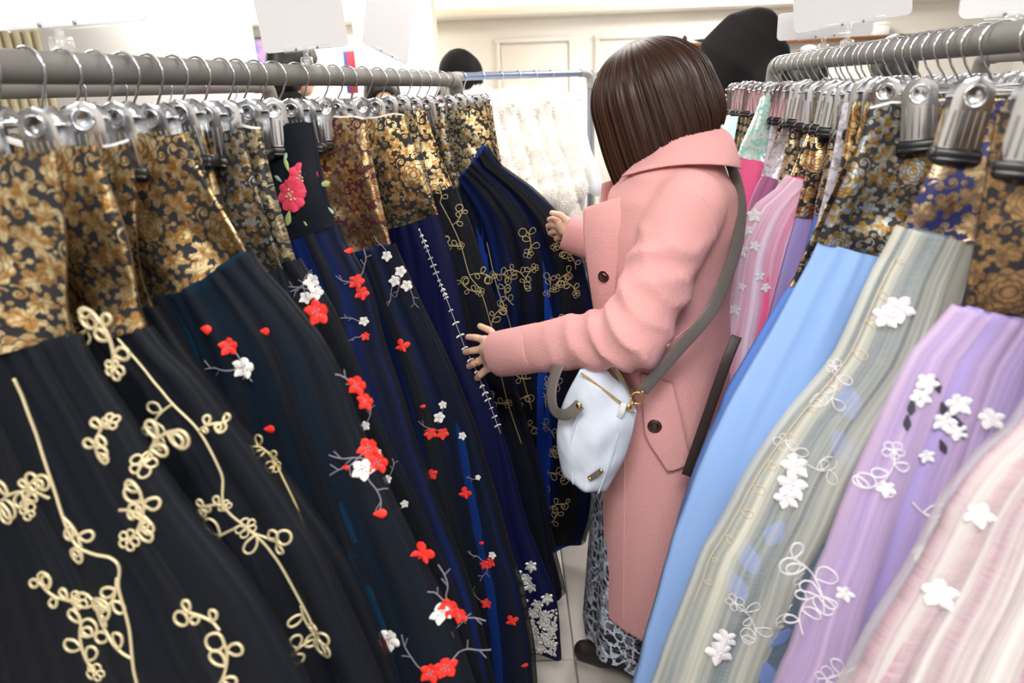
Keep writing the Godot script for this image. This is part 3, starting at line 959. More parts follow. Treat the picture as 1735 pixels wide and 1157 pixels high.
func make_shopper() -> void:
	var O := Vector3(0.355, 0, -1.52)
	var fw := Vector3(-0.9703, 0, -0.2419)
	var w := thing("person", "shopper in a pink wool coat with a brown bob, reaching into the skirts", "person", O, Basis(fw, Vector3.UP, fw.cross(Vector3.UP)))
	var head_at := Vector3(0.05, 1.452, 0.022)
	var tilt := Basis(Vector3(0, 0, 1), deg_to_rad(-20.0)) * Basis(Vector3.UP, deg_to_rad(8.0))
	var shl := Vector3(-0.045, 1.265, -0.16)
	var ell := Vector3(0.05, 1.035, -0.272)
	var wrl := Vector3(0.325, 0.937, -0.145)
	var shr := Vector3(0.0, 1.275, 0.165)
	var elr := Vector3(0.09, 1.06, 0.27)
	var wrr := Vector3(0.222, 1.112, 0.272)
	var left := {"wrist": wrl, "palm": Vector3(0.385, 0.912, -0.105), "fingers": [
		[Vector3(0.412, 0.935, -0.078), Vector3(0.44, 0.936, -0.066), Vector3(0.462, 0.931, -0.052), Vector3(0.476, 0.924, -0.036)],
		[Vector3(0.417, 0.915, -0.085), Vector3(0.449, 0.905, -0.076), Vector3(0.471, 0.894, -0.060), Vector3(0.482, 0.888, -0.042)],
		[Vector3(0.414, 0.893, -0.092), Vector3(0.442, 0.876, -0.086), Vector3(0.460, 0.861, -0.070), Vector3(0.468, 0.853, -0.053)],
		[Vector3(0.402, 0.873, -0.098), Vector3(0.424, 0.852, -0.095), Vector3(0.437, 0.836, -0.082), Vector3(0.443, 0.828, -0.068)],
		[Vector3(0.375, 0.932, -0.08), Vector3(0.405, 0.952, -0.056), Vector3(0.436, 0.955, -0.036)]]}
	var right := {"wrist": wrr, "palm": Vector3(0.27, 1.133, 0.3), "fingers": [
		[Vector3(0.292, 1.15, 0.312), Vector3(0.315, 1.152, 0.335), Vector3(0.33, 1.147, 0.352)],
		[Vector3(0.296, 1.135, 0.32), Vector3(0.322, 1.133, 0.345), Vector3(0.336, 1.126, 0.362)],
		[Vector3(0.292, 1.12, 0.325), Vector3(0.316, 1.114, 0.348), Vector3(0.33, 1.106, 0.362)],
		[Vector3(0.283, 1.107, 0.327), Vector3(0.302, 1.097, 0.346), Vector3(0.312, 1.09, 0.358)],
		[Vector3(0.262, 1.152, 0.285), Vector3(0.287, 1.172, 0.287), Vector3(0.311, 1.176, 0.292)]]}
	# the body under the clothes
	var body := func(p: Vector3) -> float:
		var d := cap(p, Vector3(-0.005, 1.36, 0.01), head_at + Vector3(-0.005, -0.04, 0), 0.05, 0.046)
		d = smin(d, egg(p, Vector3(0, 1.18, 0), Vector3(0.09, 0.18, 0.13)), 0.05)
		d = smin(d, egg(p, Vector3(0, 0.93, 0), Vector3(0.09, 0.16, 0.125)), 0.06)
		d = smin(d, cap(p, shl, ell, 0.042, 0.036), 0.03)
		d = smin(d, cap(p, ell, wrl, 0.036, 0.024), 0.02)
		d = smin(d, cap(p, shr, elr, 0.042, 0.036), 0.03)
		d = smin(d, cap(p, elr, wrr, 0.036, 0.024), 0.02)
		for s in [-1.0, 1.0]:
			d = smin(d, cap(p, Vector3(0, 0.85, 0.075 * s), Vector3(0.03, 0.47, 0.08 * s), 0.078, 0.052), 0.03)
			d = smin(d, cap(p, Vector3(0.03, 0.47, 0.08 * s), Vector3(0.03 if s > 0 else 0.05, 0.07, 0.085 * s), 0.05, 0.032), 0.02)
		return d
	var hs := func(p: Vector3) -> float: return head_sdf(tilt.inverse() * (p - head_at))
	part(w, "body", joined([nets(Vector3(-0.16, 0.0, -0.34), Vector3(0.38, 1.45, 0.34), 0.02, body), nets(head_at - Vector3(0.16, 0.16, 0.12), head_at + Vector3(0.17, 0.16, 0.12), 0.005, hs),
		nets(Vector3(0.29, 0.80, -0.19), Vector3(0.5, 0.985, 0.0), 0.0033, func(p): return hand_sdf(p, left)), nets(Vector3(0.19, 1.05, 0.23), Vector3(0.36, 1.2, 0.39), 0.0035, func(p): return hand_sdf(p, right))]), M.skin)
	for s in [-1.0, 1.0]:
		var e := part(w, "eye", ball(Vector3.ZERO, Vector3.ONE * 0.0115, 12, 8), mat(rgb(40, 28, 24), 0.15))
		e.position = head_at + tilt * Vector3(0.083, 0.002, 0.032 * s)
	var ring := PackedVector3Array()
	var f3: Array = left.fingers[2]
	var ax: Vector3 = (f3[1] - f3[0]).normalized()
	var s1 := ax.cross(Vector3.UP).normalized()
	for k in 17: ring.append(f3[0].lerp(f3[1], 0.6) + (s1 * cos(TAU * k / 16) + ax.cross(s1) * sin(TAU * k / 16)) * 0.0102)
	part(w, "ring", tube(ring, 0.0013, 6), M.gold)
	# coat
	var prof := [[0.22, 0.165, 0.225], [0.45, 0.16, 0.22], [0.75, 0.155, 0.213], [0.93, 0.146, 0.2], [1.02, 0.138, 0.186], [1.12, 0.146, 0.192], [1.2, 0.15, 0.197], [1.27, 0.138, 0.192], [1.32, 0.112, 0.165], [1.36, 0.085, 0.115], [1.39, 0.07, 0.08]]
	var coat := func(p: Vector3) -> float:
		var i := 0
		while i < prof.size() - 2 and p.y > prof[i + 1][0]: i += 1
		var t := clampf((p.y - prof[i][0]) / (prof[i + 1][0] - prof[i][0]), 0.0, 1.0)
		t = t * t * (3.0 - 2.0 * t) * 0.5 + t * 0.5
		var rx: float = lerpf(prof[i][1], prof[i + 1][1], t)
		var rz: float = lerpf(prof[i][2], prof[i + 1][2], t)
		var th := atan2(p.z, p.x)
		var low := clampf((1.0 - p.y) / 0.6, 0.0, 1.0)
		var wave := 1.0 + low * (0.03 * sin(3.0 * th + 0.6) + 0.022 * sin(7.0 * th + 1.0 + p.y * 2.0))
		if p.y < 1.03: wave += 0.012
		var q := Vector2((p.x + 0.01) / rx, p.z / rz).length() / wave
		var d := (q - 1.0) * minf(rx, rz) * 0.92
		d = maxf(d, maxf(0.225 - p.y, p.y - 1.395))
		# sleeves
		var e := smin(cap(p, shl, ell, 0.075, 0.067), cap(p, ell, wrl, 0.067, 0.05), 0.02)
		var e2 := smin(cap(p, shr, elr, 0.079, 0.066), cap(p, elr, wrr, 0.064, 0.048), 0.02)
		if e < 0.03:
			var al := (p - ell).dot((wrl - ell).normalized())
			var up := (p - ell).dot((shl - ell).normalized())
			var n := noise.get_noise_3d(p.x * 240.0, p.y * 240.0, p.z * 240.0)
			var k1 := exp(-pow((p - ell).length() / 0.14, 2.0))
			e += 0.015 * k1 * (absf(sin(al * 42.0 - up * 26.0 + n * 1.6)) - 0.6)
			e += 0.012 * clampf(up * 7.0, 0.0, 1.0) * clampf((0.27 - up) * 9.0, 0.0, 1.0) * (absf(sin(up * 36.0 + p.x * 26.0 + n * 2.2)) - 0.6)
			e += 0.008 * clampf((al - 0.06) * 8.0, 0.0, 1.0) * clampf((0.26 - al) * 9.0, 0.0, 1.0) * (absf(sin(al * 33.0 + p.y * 34.0 + n * 2.0)) - 0.6)
		return smin(d, minf(e, e2), 0.012) + 0.0025 * noise.get_noise_3d(p.x * 90.0, p.y * 60.0, p.z * 90.0)
	var c := part(w, "coat", nets(Vector3(-0.22, 0.205, -0.37), Vector3(0.36, 1.42, 0.36), 0.0078, coat), M.wool, "pink wool coat")
	# where the coat's near side lies
	var near := func(a: float, y: float) -> float:
		var z := -0.36
		for k in 60:
			var d: float = coat.call(Vector3(a, y, z))
			if d < 0.0005: break
			z += maxf(d * 0.8, 0.0006)
		return minf(z, -0.09)
	coat_bits(c, near, wrl, ell, wrr, elr)
	hair(w, head_at, tilt, Vector3(0.138, 0.128, 0.116))
	# skirt and shoes
	var v := PackedVector3Array()
	var uv := PackedVector2Array()
	for j in 24:
		var f := j / 23.0
		var y := lerpf(0.7, 0.075, f)
		for i in 72:
			var a := TAU * i / 72
			var k := 1.0 + 0.05 * f * sin(7 * a + 2.0) + 0.03 * f * sin(12 * a)
			v.append(Vector3((0.15 + 0.02 * f) * cos(a) * k + 0.012 * f, y + 0.008 * sin(5 * a), (0.19 + 0.0 * f) * sin(a) * k))
	part(w, "patterned_skirt", grid(v, uv, 72, 24, true, false), M.leopard, "black and white leopard print skirt")
	for s in [-1.0, 1.0]:
		var sh := func(p: Vector3) -> float:
			var d := smin(cap(p, Vector3(-0.03, 0.045, 0), Vector3(0.1, 0.035, 0), 0.035, 0.03), cap(p, Vector3(0.1, 0.033, 0), Vector3(0.15, 0.03, 0), 0.036, 0.028), 0.02)
			return maxf(d, 0.004 - p.y)
		var o := part(w, "shoe", nets(Vector3(-0.08, -0.01, -0.06), Vector3(0.2, 0.1, 0.06), 0.007, sh), M.dark_leather)
		o.position = Vector3(0.02 if s > 0 else 0.025, 0.0, 0.085 * s)

func sheet(c: Node, called: String, rows: Array, th: float, m: Material, steps := 5) -> MeshInstance3D:
	# rows of points lofted into a sheet with thickness
	var lines := []
	for r in rows: lines.append(catmull(r, steps))
	var nu: int = lines[0].size()
	var full := []
	for j in lines.size() - 1:
		for k in 4:
			var o := PackedVector3Array()
			for i in nu: o.append(lines[j][i].cubic_interpolate(lines[j + 1][i], lines[maxi(j - 1, 0)][i], lines[mini(j + 2, lines.size() - 1)][i], k / 4.0))
			full.append(o)
	full.append(lines[-1])
	var nv := full.size()
	var v := PackedVector3Array()
	for side in [0.5, -0.5]:
		for j in nv:
			for i in nu:
				var du: Vector3 = full[j][mini(i + 1, nu - 1)] - full[j][maxi(i - 1, 0)]
				var dv: Vector3 = full[mini(j + 1, nv - 1)][i] - full[maxi(j - 1, 0)][i]
				var n := du.cross(dv).normalized()
				var rim := 0.55 if i == 0 or i == nu - 1 or j == 0 or j == nv - 1 else 1.0
				v.append(full[j][i] + n * th * side * rim)
	var idx := PackedInt32Array()
	var h := nu * nv
	for j in nv - 1:
		for i in nu - 1:
			var a := j * nu + i
			idx.append_array([a, a + nu, a + 1, a + 1, a + nu, a + nu + 1])
			idx.append_array([h + a, h + a + 1, h + a + nu, h + a + 1, h + a + nu + 1, h + a + nu])
	for i in nu - 1:
		var b := (nv - 1) * nu + i
		idx.append_array([i, i + 1, h + i, i + 1, h + i + 1, h + i, b, h + b, b + 1, b + 1, h + b, h + b + 1])
	for j in nv - 1:
		var a := j * nu
		var b := a + nu - 1
		idx.append_array([a, h + a, a + nu, a + nu, h + a, h + a + nu, b, b + nu, h + b, b + nu, h + b + nu, h + b])
	return part(c, called, finish(v, PackedVector2Array(), idx), m)

func coat_button(c: Node, at: Vector3, n: Vector3, r := 0.0135) -> void:
	var o := part(c, "button", lathe([[0.0, 0.0045], [r * 0.45, 0.0035], [r * 0.62, 0.0055], [r * 0.9, 0.0055], [r, 0.003], [r, -0.001], [0.0, -0.001]], 20), M.horn, "large dark brown button")
	var y := n.normalized()
	var x := y.cross(Vector3.UP).normalized()
	o.transform = Transform3D(Basis(x, y, x.cross(y)), at)
	for s in [-1, 1]:
		for q in [-1, 1]:
			var h := part(o, "hole", ball(Vector3(s * r * 0.2, 0.0036, q * r * 0.2), Vector3(0.0014, 0.0012, 0.0014), 8, 5), M.black_plastic)

func coat_bits(c: Node, near: Callable, wrl: Vector3, ell: Vector3, wrr: Vector3, elr: Vector3) -> void:
	# cuffs: open tubes over the sleeve ends
	for q in [[wrl, ell, 0.0535], [wrr, elr, 0.05]]:
		var d: Vector3 = (q[0] - q[1]).normalized()
		var s := d.cross(Vector3.UP).normalized()
		var t := s.cross(d)
		var v := PackedVector3Array()
		for e in [[-0.075, 0.98], [-0.072, 1.03], [-0.03, 1.03], [0.03, 1.02], [0.047, 1.0], [0.05, 0.95], [0.045, 0.88], [-0.05, 0.86]]:
			for i in 32:
				var a := TAU * i / 32
				v.append(q[0] + d * e[0] + (s * cos(a) + t * sin(a)) * q[2] * e[1] * (1.0 + 0.03 * sin(3 * a + e[0] * 20)))
		part(c, "cuff", grid(v, PackedVector2Array(), 32, 8, true, true), M.wool)
	# collar: folds over from the neck and lies on the shoulders
	var rows := []
	for k in 5:
		var line := []
		for i in 17:
			var a := deg_to_rad(lerpf(-46.0, -314.0, i / 16.0))
			var side := pow(absf(sin(a)), 1.5)
			var back := maxf(0.0, -cos(a))
			var front := maxf(0.0, cos(a))
			var r: float = [0.06, 0.07, 0.084, 0.114, lerpf(0.138, 0.156, side)][k]
			var y: float = [1.35, 1.4, 1.399, 1.378, lerpf(1.314, 1.348, side)][k] + 0.008 * back - front * [0.03, 0.04, 0.04, 0.05, 0.02][k]
			line.append(Vector3(cos(a) * r - 0.012, y, sin(a) * r + 0.005))
		rows.append(line)
	sheet(c, "collar", rows, 0.007, M.wool, 3)
	var inner := []
	for k in 3:
		var line := []
		for i in 13:
			var a := deg_to_rad(lerpf(-20.0, -340.0, i / 12.0))
			line.append(Vector3(cos(a) * [0.054, 0.052, 0.05][k] - 0.006, [1.345, 1.37, 1.39][k] - 0.03 * maxf(0.0, cos(a)), sin(a) * [0.056, 0.054, 0.052][k] + 0.005))
		inner.append(line)
	sheet(c, "shirt_collar", inner, 0.003, M.white_cotton, 3)
	# lapels: broad flaps turned back from the open front
	sheet(c, "lapel", [[Vector3(0.062, 1.29, -0.118), Vector3(0.115, 1.274, -0.115), Vector3(0.172, 1.254, -0.092)], [Vector3(0.08, 1.24, -0.136), Vector3(0.125, 1.224, -0.128), Vector3(0.171, 1.2, -0.094)], [Vector3(0.092, 1.15, -0.136), Vector3(0.13, 1.14, -0.122), Vector3(0.163, 1.12, -0.086)], [Vector3(0.1, 1.06, -0.126), Vector3(0.13, 1.05, -0.108), Vector3(0.153, 1.04, -0.074)], [Vector3(0.112, 0.985, -0.1), Vector3(0.13, 0.98, -0.088), Vector3(0.143, 0.975, -0.066)]], 0.01, M.wool)
	sheet(c, "lapel", [[Vector3(0.05, 1.3, 0.055), Vector3(0.1, 1.3, 0.05), Vector3(0.148, 1.288, 0.04)], [Vector3(0.075, 1.25, 0.07), Vector3(0.12, 1.24, 0.065), Vector3(0.152, 1.225, 0.045)], [Vector3(0.1, 1.14, 0.07), Vector3(0.13, 1.13, 0.06), Vector3(0.15, 1.12, 0.04)], [Vector3(0.12, 0.99, 0.05), Vector3(0.135, 0.98, 0.04), Vector3(0.145, 0.975, 0.03)]], 0.008, M.wool)
	coat_button(c, Vector3(0.124, 1.113, -0.125), Vector3(0.35, 0.1, -1))
	coat_button(c, Vector3(0.072, 1.262, -0.134), Vector3(0.4, 0.2, -1))
	# pocket flap on the near hip
	var pk := []
	for r in [[[0.036, 0.925], [0.005, 0.918], [-0.03, 0.908]], [[0.03, 0.86], [-0.005, 0.85], [-0.05, 0.84]], [[0.022, 0.786], [-0.02, 0.775], [-0.066, 0.77]], [[-0.01, 0.735], [-0.035, 0.73], [-0.075, 0.735]], [[-0.028, 0.706], [-0.045, 0.71], [-0.076, 0.722]]]:
		var line := []
		for q in r: line.append(Vector3(q[0], q[1], near.call(q[0], q[1]) - 0.008))
		pk.append(line)
	sheet(c, "pocket_flap", pk, 0.011, M.wool)
	coat_button(c, Vector3(0.003, 0.812, near.call(0.003, 0.812) - 0.011), Vector3(0.05, 0.0, -1), 0.0155)
	# seams: narrow raised welts
	for s in [[[-0.07, 1.295], [-0.092, 1.25], [-0.096, 1.21]], [[-0.015, 1.022], [-0.07, 1.03], [-0.11, 1.036]], [[0.07, 0.9], [0.068, 0.75], [0.066, 0.6], [0.064, 0.4], [0.062, 0.26]]]:
		var pts := []
		for q in s: pts.append(Vector3(q[0], q[1], near.call(q[0], q[1]) + 0.0002))
		part(c, "seam", tube(catmull(pts, 6), 0.0024, 6), M.wool)

func hair(w: Node, at: Vector3, tilt: Basis, e: Vector3) -> void:
	var nu := 300
	var nv := 34
	var v := PackedVector3Array()
	var uv := PackedVector2Array()
	var rr := RandomNumberGenerator.new()
	rr.seed = 3
	var ends := []
	for i in nu + 1: ends.append((rr.randf() - 0.5) * 0.008 + 0.003 * sin(i * 0.3))
	for j in nv:
		var f := j / float(nv - 1)
		for i in nu + 1:
			var a := deg_to_rad(20.0 + 320.0 * i / nu)      # open at the face
			var fr := cos(a)
			var low: float = -(0.15 + 0.056 * fr) + ends[i]
			var g := noise.get_noise_2d(i * 11.0, f * 6.0) * 0.005 + noise.get_noise_2d(i * 60.0, 50.0 + f * 4.0) * 0.0028
			var y := 0.0
			var r := 1.0
			if f < 0.45:
				var b := f / 0.45 * TAU4
				y = cos(b) * e.y
				r = sin(b)
			else:
				var k := (f - 0.45) / 0.55
				y = lerpf(0.0, low, k)
				r = 1.0 + 0.05 * sin(k * 2.2) - 0.13 * pow(k, 4.0)
			var n := Vector3(cos(a) * e.x * r, y, sin(a) * e.z * r)
			n += Vector3(cos(a), 0.3, sin(a)) * g * minf(1.0, f * 3.0)
			n.y -= 0.006 * exp(-pow(n.z / 0.012, 2.0)) * (1.0 if f < 0.4 else 0.0)
			v.append(at + tilt * (n + Vector3(-0.012, 0.008, 0)))
			uv.append(Vector2(i / float(nu) * 3.0, f))
	var o := part(w, "hair", grid(v, uv, nu + 1, nv, false, true), M.hair, "glossy dark brown chin-length bob")
	# loose locks over the shell
	var list := []
	for k in 170:
		var a := deg_to_rad(60.0 + 240.0 * rr.randf())
		var pts := PackedVector3Array()
		var f0 := 0.25 + 0.4 * rr.randf()
		var long := 1.0 + 0.05 * (rr.randf() - 0.3)
		for q in 9:
			var f := lerpf(f0, long, q / 8.0)
			var r := sin(minf(f / 0.45, 1.0) * TAU4)
			var y := cos(minf(f / 0.45, 1.0) * TAU4) * e.y
			if f > 0.45:
				var kk := (f - 0.45) / 0.55
				y = lerpf(0.0, -(0.15 + 0.056 * cos(a)), kk)
				r = 1.0 + 0.05 * sin(kk * 2.2) - 0.13 * pow(minf(kk, 1.0), 4.0)
			var a2 := a + 0.03 * sin(f * 3.0 + k)
			pts.append(at + tilt * (Vector3(cos(a2) * e.x * r * 1.012, y, sin(a2) * e.z * r * 1.012) + Vector3(-0.012, 0.008, 0)))
		list.append(tube(pts, [0.0004, 0.0009, 0.0012, 0.0014, 0.0014, 0.0013, 0.0011, 0.0008, 0.0003], 5))
	part(o, "lock", joined(list), M.hair)

# ------------------------------------------------------------------ embroidery, worked on the cloth's own surface
func cord(g: Garment, pts: Array, r: float, lay: float, sides := 5, seg := 6) -> ArrayMesh:
	var flat := []
	for q in pts: flat.append(Vector3(q[0], q[1], 0))
	var path := PackedVector3Array()
	for q in catmull(flat, seg): path.append(g.at(q.x, q.y, r * 0.6, lay))
	return tube(path, r, sides)

# a teardrop of cord standing out from (u, y) towards the angle a
func drop(g: Garment, u: float, y: float, a: float, size: float, wide: float, r: float, lay: float) -> ArrayMesh:
	var d := Vector2.from_angle(a)
	var n := d.orthogonal()
	var pts := []
	for q in [[0.0, 0.0], [0.45, 0.8], [0.85, 0.75], [1.0, 0.0], [0.85, -0.75], [0.45, -0.8], [0.0, 0.0]]:
		var p: Vector2 = Vector2(u, y) + d * q[0] * size + n * q[1] * size * wide
		pts.append([p.x, p.y])
	return cord(g, pts, r, lay, 5, 4)

# a sprig: a curved stem with looped leaves and a curl at its end
func sprig(g: Garment, u: float, y: float, a: float, size: float, r: float, lay: float, rr: RandomNumberGenerator) -> Array:
	var out := []
	var p := Vector2(u, y)
	var dir := a
	var way := 1.0 if rr.randf() < 0.5 else -1.0
	var pts := [[u, y]]
	for k in 4:
		dir += way * 0.28
		p += Vector2.from_angle(dir) * size * 0.25
		pts.append([p.x, p.y])
		if k < 3 or rr.randf() < 0.6:
			out.append(drop(g, p.x, p.y, dir + (1.15 if k % 2 else -1.15), size * lerpf(0.24, 0.36, rr.randf()), 0.36, r, lay))
	var curl := []
	for k in 11:
		dir += way * 0.62
		curl.append([p.x, p.y])
		p += Vector2.from_angle(dir) * size * 0.095
	out.append(cord(g, pts, r, lay))
	out.append(cord(g, curl, r, lay, 5, 3))
	return out

func patch(g: Garment, u: float, y: float, a: float, size: float, wide: float, lift: float, lay: float) -> ArrayMesh:
	var d := Vector2.from_angle(a)
	var n := d.orthogonal()
	var v := PackedVector3Array()
	for j in 5:
		var f := j / 4.0
		for i in 5:
			var s := i / 2.0 - 1.0
			var w := wide * pow(sin(PI * (0.06 + 0.86 * pow(f, 1.15))), 0.6) * (0.55 + 0.5 * f)
			var p := Vector2(u, y) + d * size * f * (1.0 - 0.12 * s * s * f) + n * s * w * size
			v.append(g.at(p.x, p.y, (0.0012 if lay > -0.5 else 0.005) + lift * (1.0 - s * s) * (0.35 + 0.65 * f), lay))
	return grid(v, PackedVector2Array(), 5, 5, false, g.sg < 0.0)

func blossom(g: Garment, u: float, y: float, size: float, petals: int, m: Material, mid: Material, lay: float, called := "embroidered_blossom", turn := 0.0, wide := 0.46) -> void:
	var list := []
	for k in petals: list.append(patch(g, u, y, turn + TAU * k / petals, size, wide, size * 0.16, lay))
	var o := part(g.node, called, joined(list), m)
	var st := []
	for k in 7:
		var p := Vector2(u, y) + Vector2.from_angle(k * 2.4) * size * 0.16 * sqrt(k)
		st.append(ball(g.at(p.x, p.y, size * 0.13 + (0.0 if lay > -0.5 else 0.004), lay), Vector3.ONE * size * 0.085, 6, 4))
	part(o, "stamens", joined(st), mid)

func butterfly(g: Garment, u: float, y: float, size: float, turn: float, m: Material, lay: float) -> void:
	var list := []
	for q in [[0.7, 1.0, 0.42], [2.2, 1.0, 0.42], [-0.5, 0.75, 0.36], [-2.5, 0.75, 0.36]]:
		list.append(patch(g, u, y, turn + q[0], size * q[1], q[2], size * 0.1, lay))
	var d := Vector2.from_angle(turn + PI / 2) * size * 0.5
	list.append(cord(g, [[u - d.x, y - d.y], [u, y], [u + d.x, y + d.y]], size * 0.07, lay))
	part(g.node, "embroidered_butterfly", joined(list), m)

func plum(key: String, list: Array) -> void:
	var g: Garment = garments[key]
	var lay := 1.0
	var rr := RandomNumberGenerator.new()
	rr.seed = hash(key) + 1
	for q in list:
		var kind: String = q[3]
		var tr := rr.randf() * TAU
		if kind == "r": blossom(g, q[0], q[1], q[2], 5, M.red_thread, M.grey_thread, lay, "embroidered_blossom", tr)
		elif kind == "w": blossom(g, q[0], q[1], q[2], 5, M.white_thread, M.grey_thread, lay, "embroidered_blossom", tr)
		elif kind == "b": part(g.node, "embroidered_bud", joined([patch(g, q[0] - q[2], q[1], 0.0, q[2] * 2.0, 0.42, q[2] * 0.3, lay)]), M.red_thread)
		elif kind == "f": butterfly(g, q[0], q[1], q[2], rr.randf_range(-0.8, 0.3), M.red_thread, lay)
		if kind in ["r", "w"] and rr.randf() < 0.75:
			var a := rr.randf_range(0.3, 5.9)
			var p := Vector2(q[0], q[1])
			var pts := [[p.x, p.y]]
			var tw := []
			for k in 4:
				a += rr.randf_range(-0.5, 0.5)
				p += Vector2.from_angle(a) * q[2] * 1.1
				pts.append([p.x, p.y])
				if k in [1, 2]:
					var e: Vector2 = p + Vector2.from_angle(a + (0.9 if k == 1 else -0.9)) * q[2] * 0.9
					tw.append(cord(g, [[p.x, p.y], [e.x, e.y]], 0.0009, lay, 4))
			tw.append(cord(g, pts, 0.0012, lay, 4))
			part(g.node, "embroidered_twig", joined(tw), M.grey_thread)

func vines(key: String, path: Array, sprigs: Array, r: float, lay: float, m: Material) -> void:
	var g: Garment = garments[key]
	var rr := RandomNumberGenerator.new()
	rr.seed = hash(key) + 3
	if path.size() > 1: part(g.node, "embroidered_stem", cord(g, path, r, lay, 6, 8), m)
	for s in sprigs:
		part(g.node, "embroidered_sprig", joined(sprig(g, s[0], s[1], deg_to_rad(s[2]), s[3] * 1.25, r, lay, rr)), m)
		if rr.randf() < 0.5:
			var fl := []
			for k in 5: fl.append(drop(g, s[0], s[1], k * TAU / 5.0 + s[3] * 40.0, s[3] * lerpf(0.2, 0.28, rr.randf()), 0.42, r * 0.75, lay))
			for k in 3: fl.append(ball(g.at(s[0] + 0.003 * cos(k * 2.1), s[1] + 0.003 * sin(k * 2.1), r, lay), Vector3.ONE * r * 1.1, 6, 4))
			part(g.node, "embroidered_flower", joined(fl), m)

func embroider() -> void:
	M.gold_cord = mat(rgb(206, 194, 158), 0.45, 0.4)
	M.fine_gold = mat(rgb(190, 176, 128), 0.45, 0.4)
	M.silver_cord = mat(rgb(206, 206, 204), 0.4, 0.5)
	M.red_thread = mat(rgb(226, 42, 30), 0.6, 0.0, 0.3)
	M.white_thread = mat(rgb(226, 224, 222), 0.6, 0.0, 0.3)
	M.grey_thread = mat(rgb(128, 122, 140), 0.6)
	M.pink_thread = mat(rgb(222, 62, 96), 0.6, 0.0, 0.4)
	M.rose_thread = mat(rgb(236, 128, 140), 0.6, 0.0, 0.4)
	M.leaf_thread = mat(rgb(176, 192, 128), 0.6, 0.0, 0.3)
	M.pale_leaf = mat(rgb(168, 196, 188), 0.6, 0.0, 0.3)
	M.lace = mat(rgb(226, 226, 234), 0.7, 0.0, 0.2)
	vines("L1", [[0.158, 1.194], [0.169, 1.142], [0.181, 1.088], [0.199, 1.018], [0.217, 0.979], [0.264, 0.961], [0.266, 0.928], [0.277, 0.869], [0.281, 0.798], [0.29, 0.7]], [[0.181, 1.040, 150, 0.07], [0.285, 1.205, 60, 0.06], [0.276, 1.142, 200, 0.04], [0.311, 1.089, 80, 0.06], [0.275, 1.029, 20, 0.04], [0.284, 0.990, 30, 0.06], [0.279, 0.834, 170, 0.07], [0.141, 1.018, 100, 0.05], [0.264, 0.940, 280, 0.05], [0.199, 1.018, 330, 0.05], [0.39, 0.8, 40, 0.06], [0.34, 0.74, 60, 0.06], [0.215, 0.8, 140, 0.06], [0.2, 0.9, 200, 0.05], [0.4, 0.88, 120, 0.05]], 0.0023, 1.0, M.gold_cord)
	vines("L2", [[0.205, 1.228], [0.226, 1.202], [0.270, 1.149], [0.288, 1.126], [0.322, 1.089], [0.348, 1.033], [0.355, 0.991], [0.382, 0.960], [0.413, 0.921], [0.449, 0.851], [0.471, 0.805]], [[0.288, 1.126, 200, 0.05], [0.373, 0.963, 190, 0.08], [0.322, 1.089, 60, 0.03], [0.355, 0.991, 150, 0.03], [0.295, 0.767, 60, 0.08], [0.449, 0.846, 260, 0.05], [0.204, 1.224, 160, 0.05], [0.382, 0.96, 300, 0.05], [0.34, 0.86, 150, 0.06], [0.42, 0.76, 70, 0.06]], 0.0021, 1.0, M.gold_cord)
	vines("L3", [[0.36, 1.02], [0.4, 0.95], [0.44, 0.86]], [[0.37, 1.0, 100, 0.04]], 0.0018, 1.0, M.fine_gold)
	plum("L4", [[0.289, 1.161, 0.014, "r"], [0.308, 1.129, 0.017, "w"], [0.345, 1.183, 0.008, "b"], [0.423, 1.210, 0.02, "r"], [0.341, 1.035, 0.009, "b"], [0.490, 1.008, 0.017, "r"], [0.504, 0.986, 0.017, "r"], [0.482, 0.977, 0.017, "w"], [0.457, 0.980, 0.006, "b"], [0.508, 0.910, 0.01, "b"], [0.568, 0.845, 0.022, "f"], [0.609, 0.760, 0.017, "r"], [0.625, 0.750, 0.014, "r"], [0.598, 0.751, 0.016, "w"], [0.583, 0.656, 0.018, "r"], [0.606, 0.666, 0.018, "r"], [0.477, 1.104, 0.016, "r"], [0.489, 1.080, 0.014, "r"], [0.258, 1.187, 0.01, "b"], [0.500, 0.691, 0.02, "r"], [0.516, 0.705, 0.02, "w"]])
	plum("L6", [[0.272, 1.188, 0.014, "w"], [0.28, 1.168, 0.013, "w"], [0.262, 1.160, 0.012, "w"], [0.36, 0.92, 0.010, "w"], [0.382, 0.869, 0.009, "w"], [0.40, 0.818, 0.009, "w"], [0.432, 0.77, 0.008, "w"], [0.5, 0.55, 0.01, "w"], [0.515, 0.5, 0.01, "w"]])
	plum("L7", [[0.299, 1.158, 0.015, "r"], [0.308, 1.135, 0.014, "r"], [0.285, 1.217, 0.008, "b"], [0.310, 1.08, 0.01, "w"], [0.312, 1.05, 0.009, "r"]])
	plum("L9", [[0.292, 1.111, 0.013, "w"], [0.305, 1.131, 0.013, "w"], [0.318, 1.1, 0.013, "w"], [0.276, 1.165, 0.012, "w"], [0.309, 0.968, 0.019, "f"], [0.375, 0.773, 0.014, "r"], [0.400, 0.770, 0.014, "r"], [0.392, 0.807, 0.013, "w"], [0.358, 0.835, 0.006, "b"], [0.399, 0.835, 0.01, "w"], [0.443, 0.763, 0.01, "w"], [0.377, 0.678, 0.014, "r"], [0.448, 0.626, 0.018, "f"], [0.480, 0.668, 0.007, "w"], [0.510, 0.463, 0.013, "r"], [0.496, 0.456, 0.012, "r"], [0.515, 0.483, 0.01, "w"], [0.489, 0.509, 0.006, "b"], [0.500, 0.356, 0.014, "r"], [0.563, 0.323, 0.018, "f"], [0.595, 0.208, 0.008, "b"]])
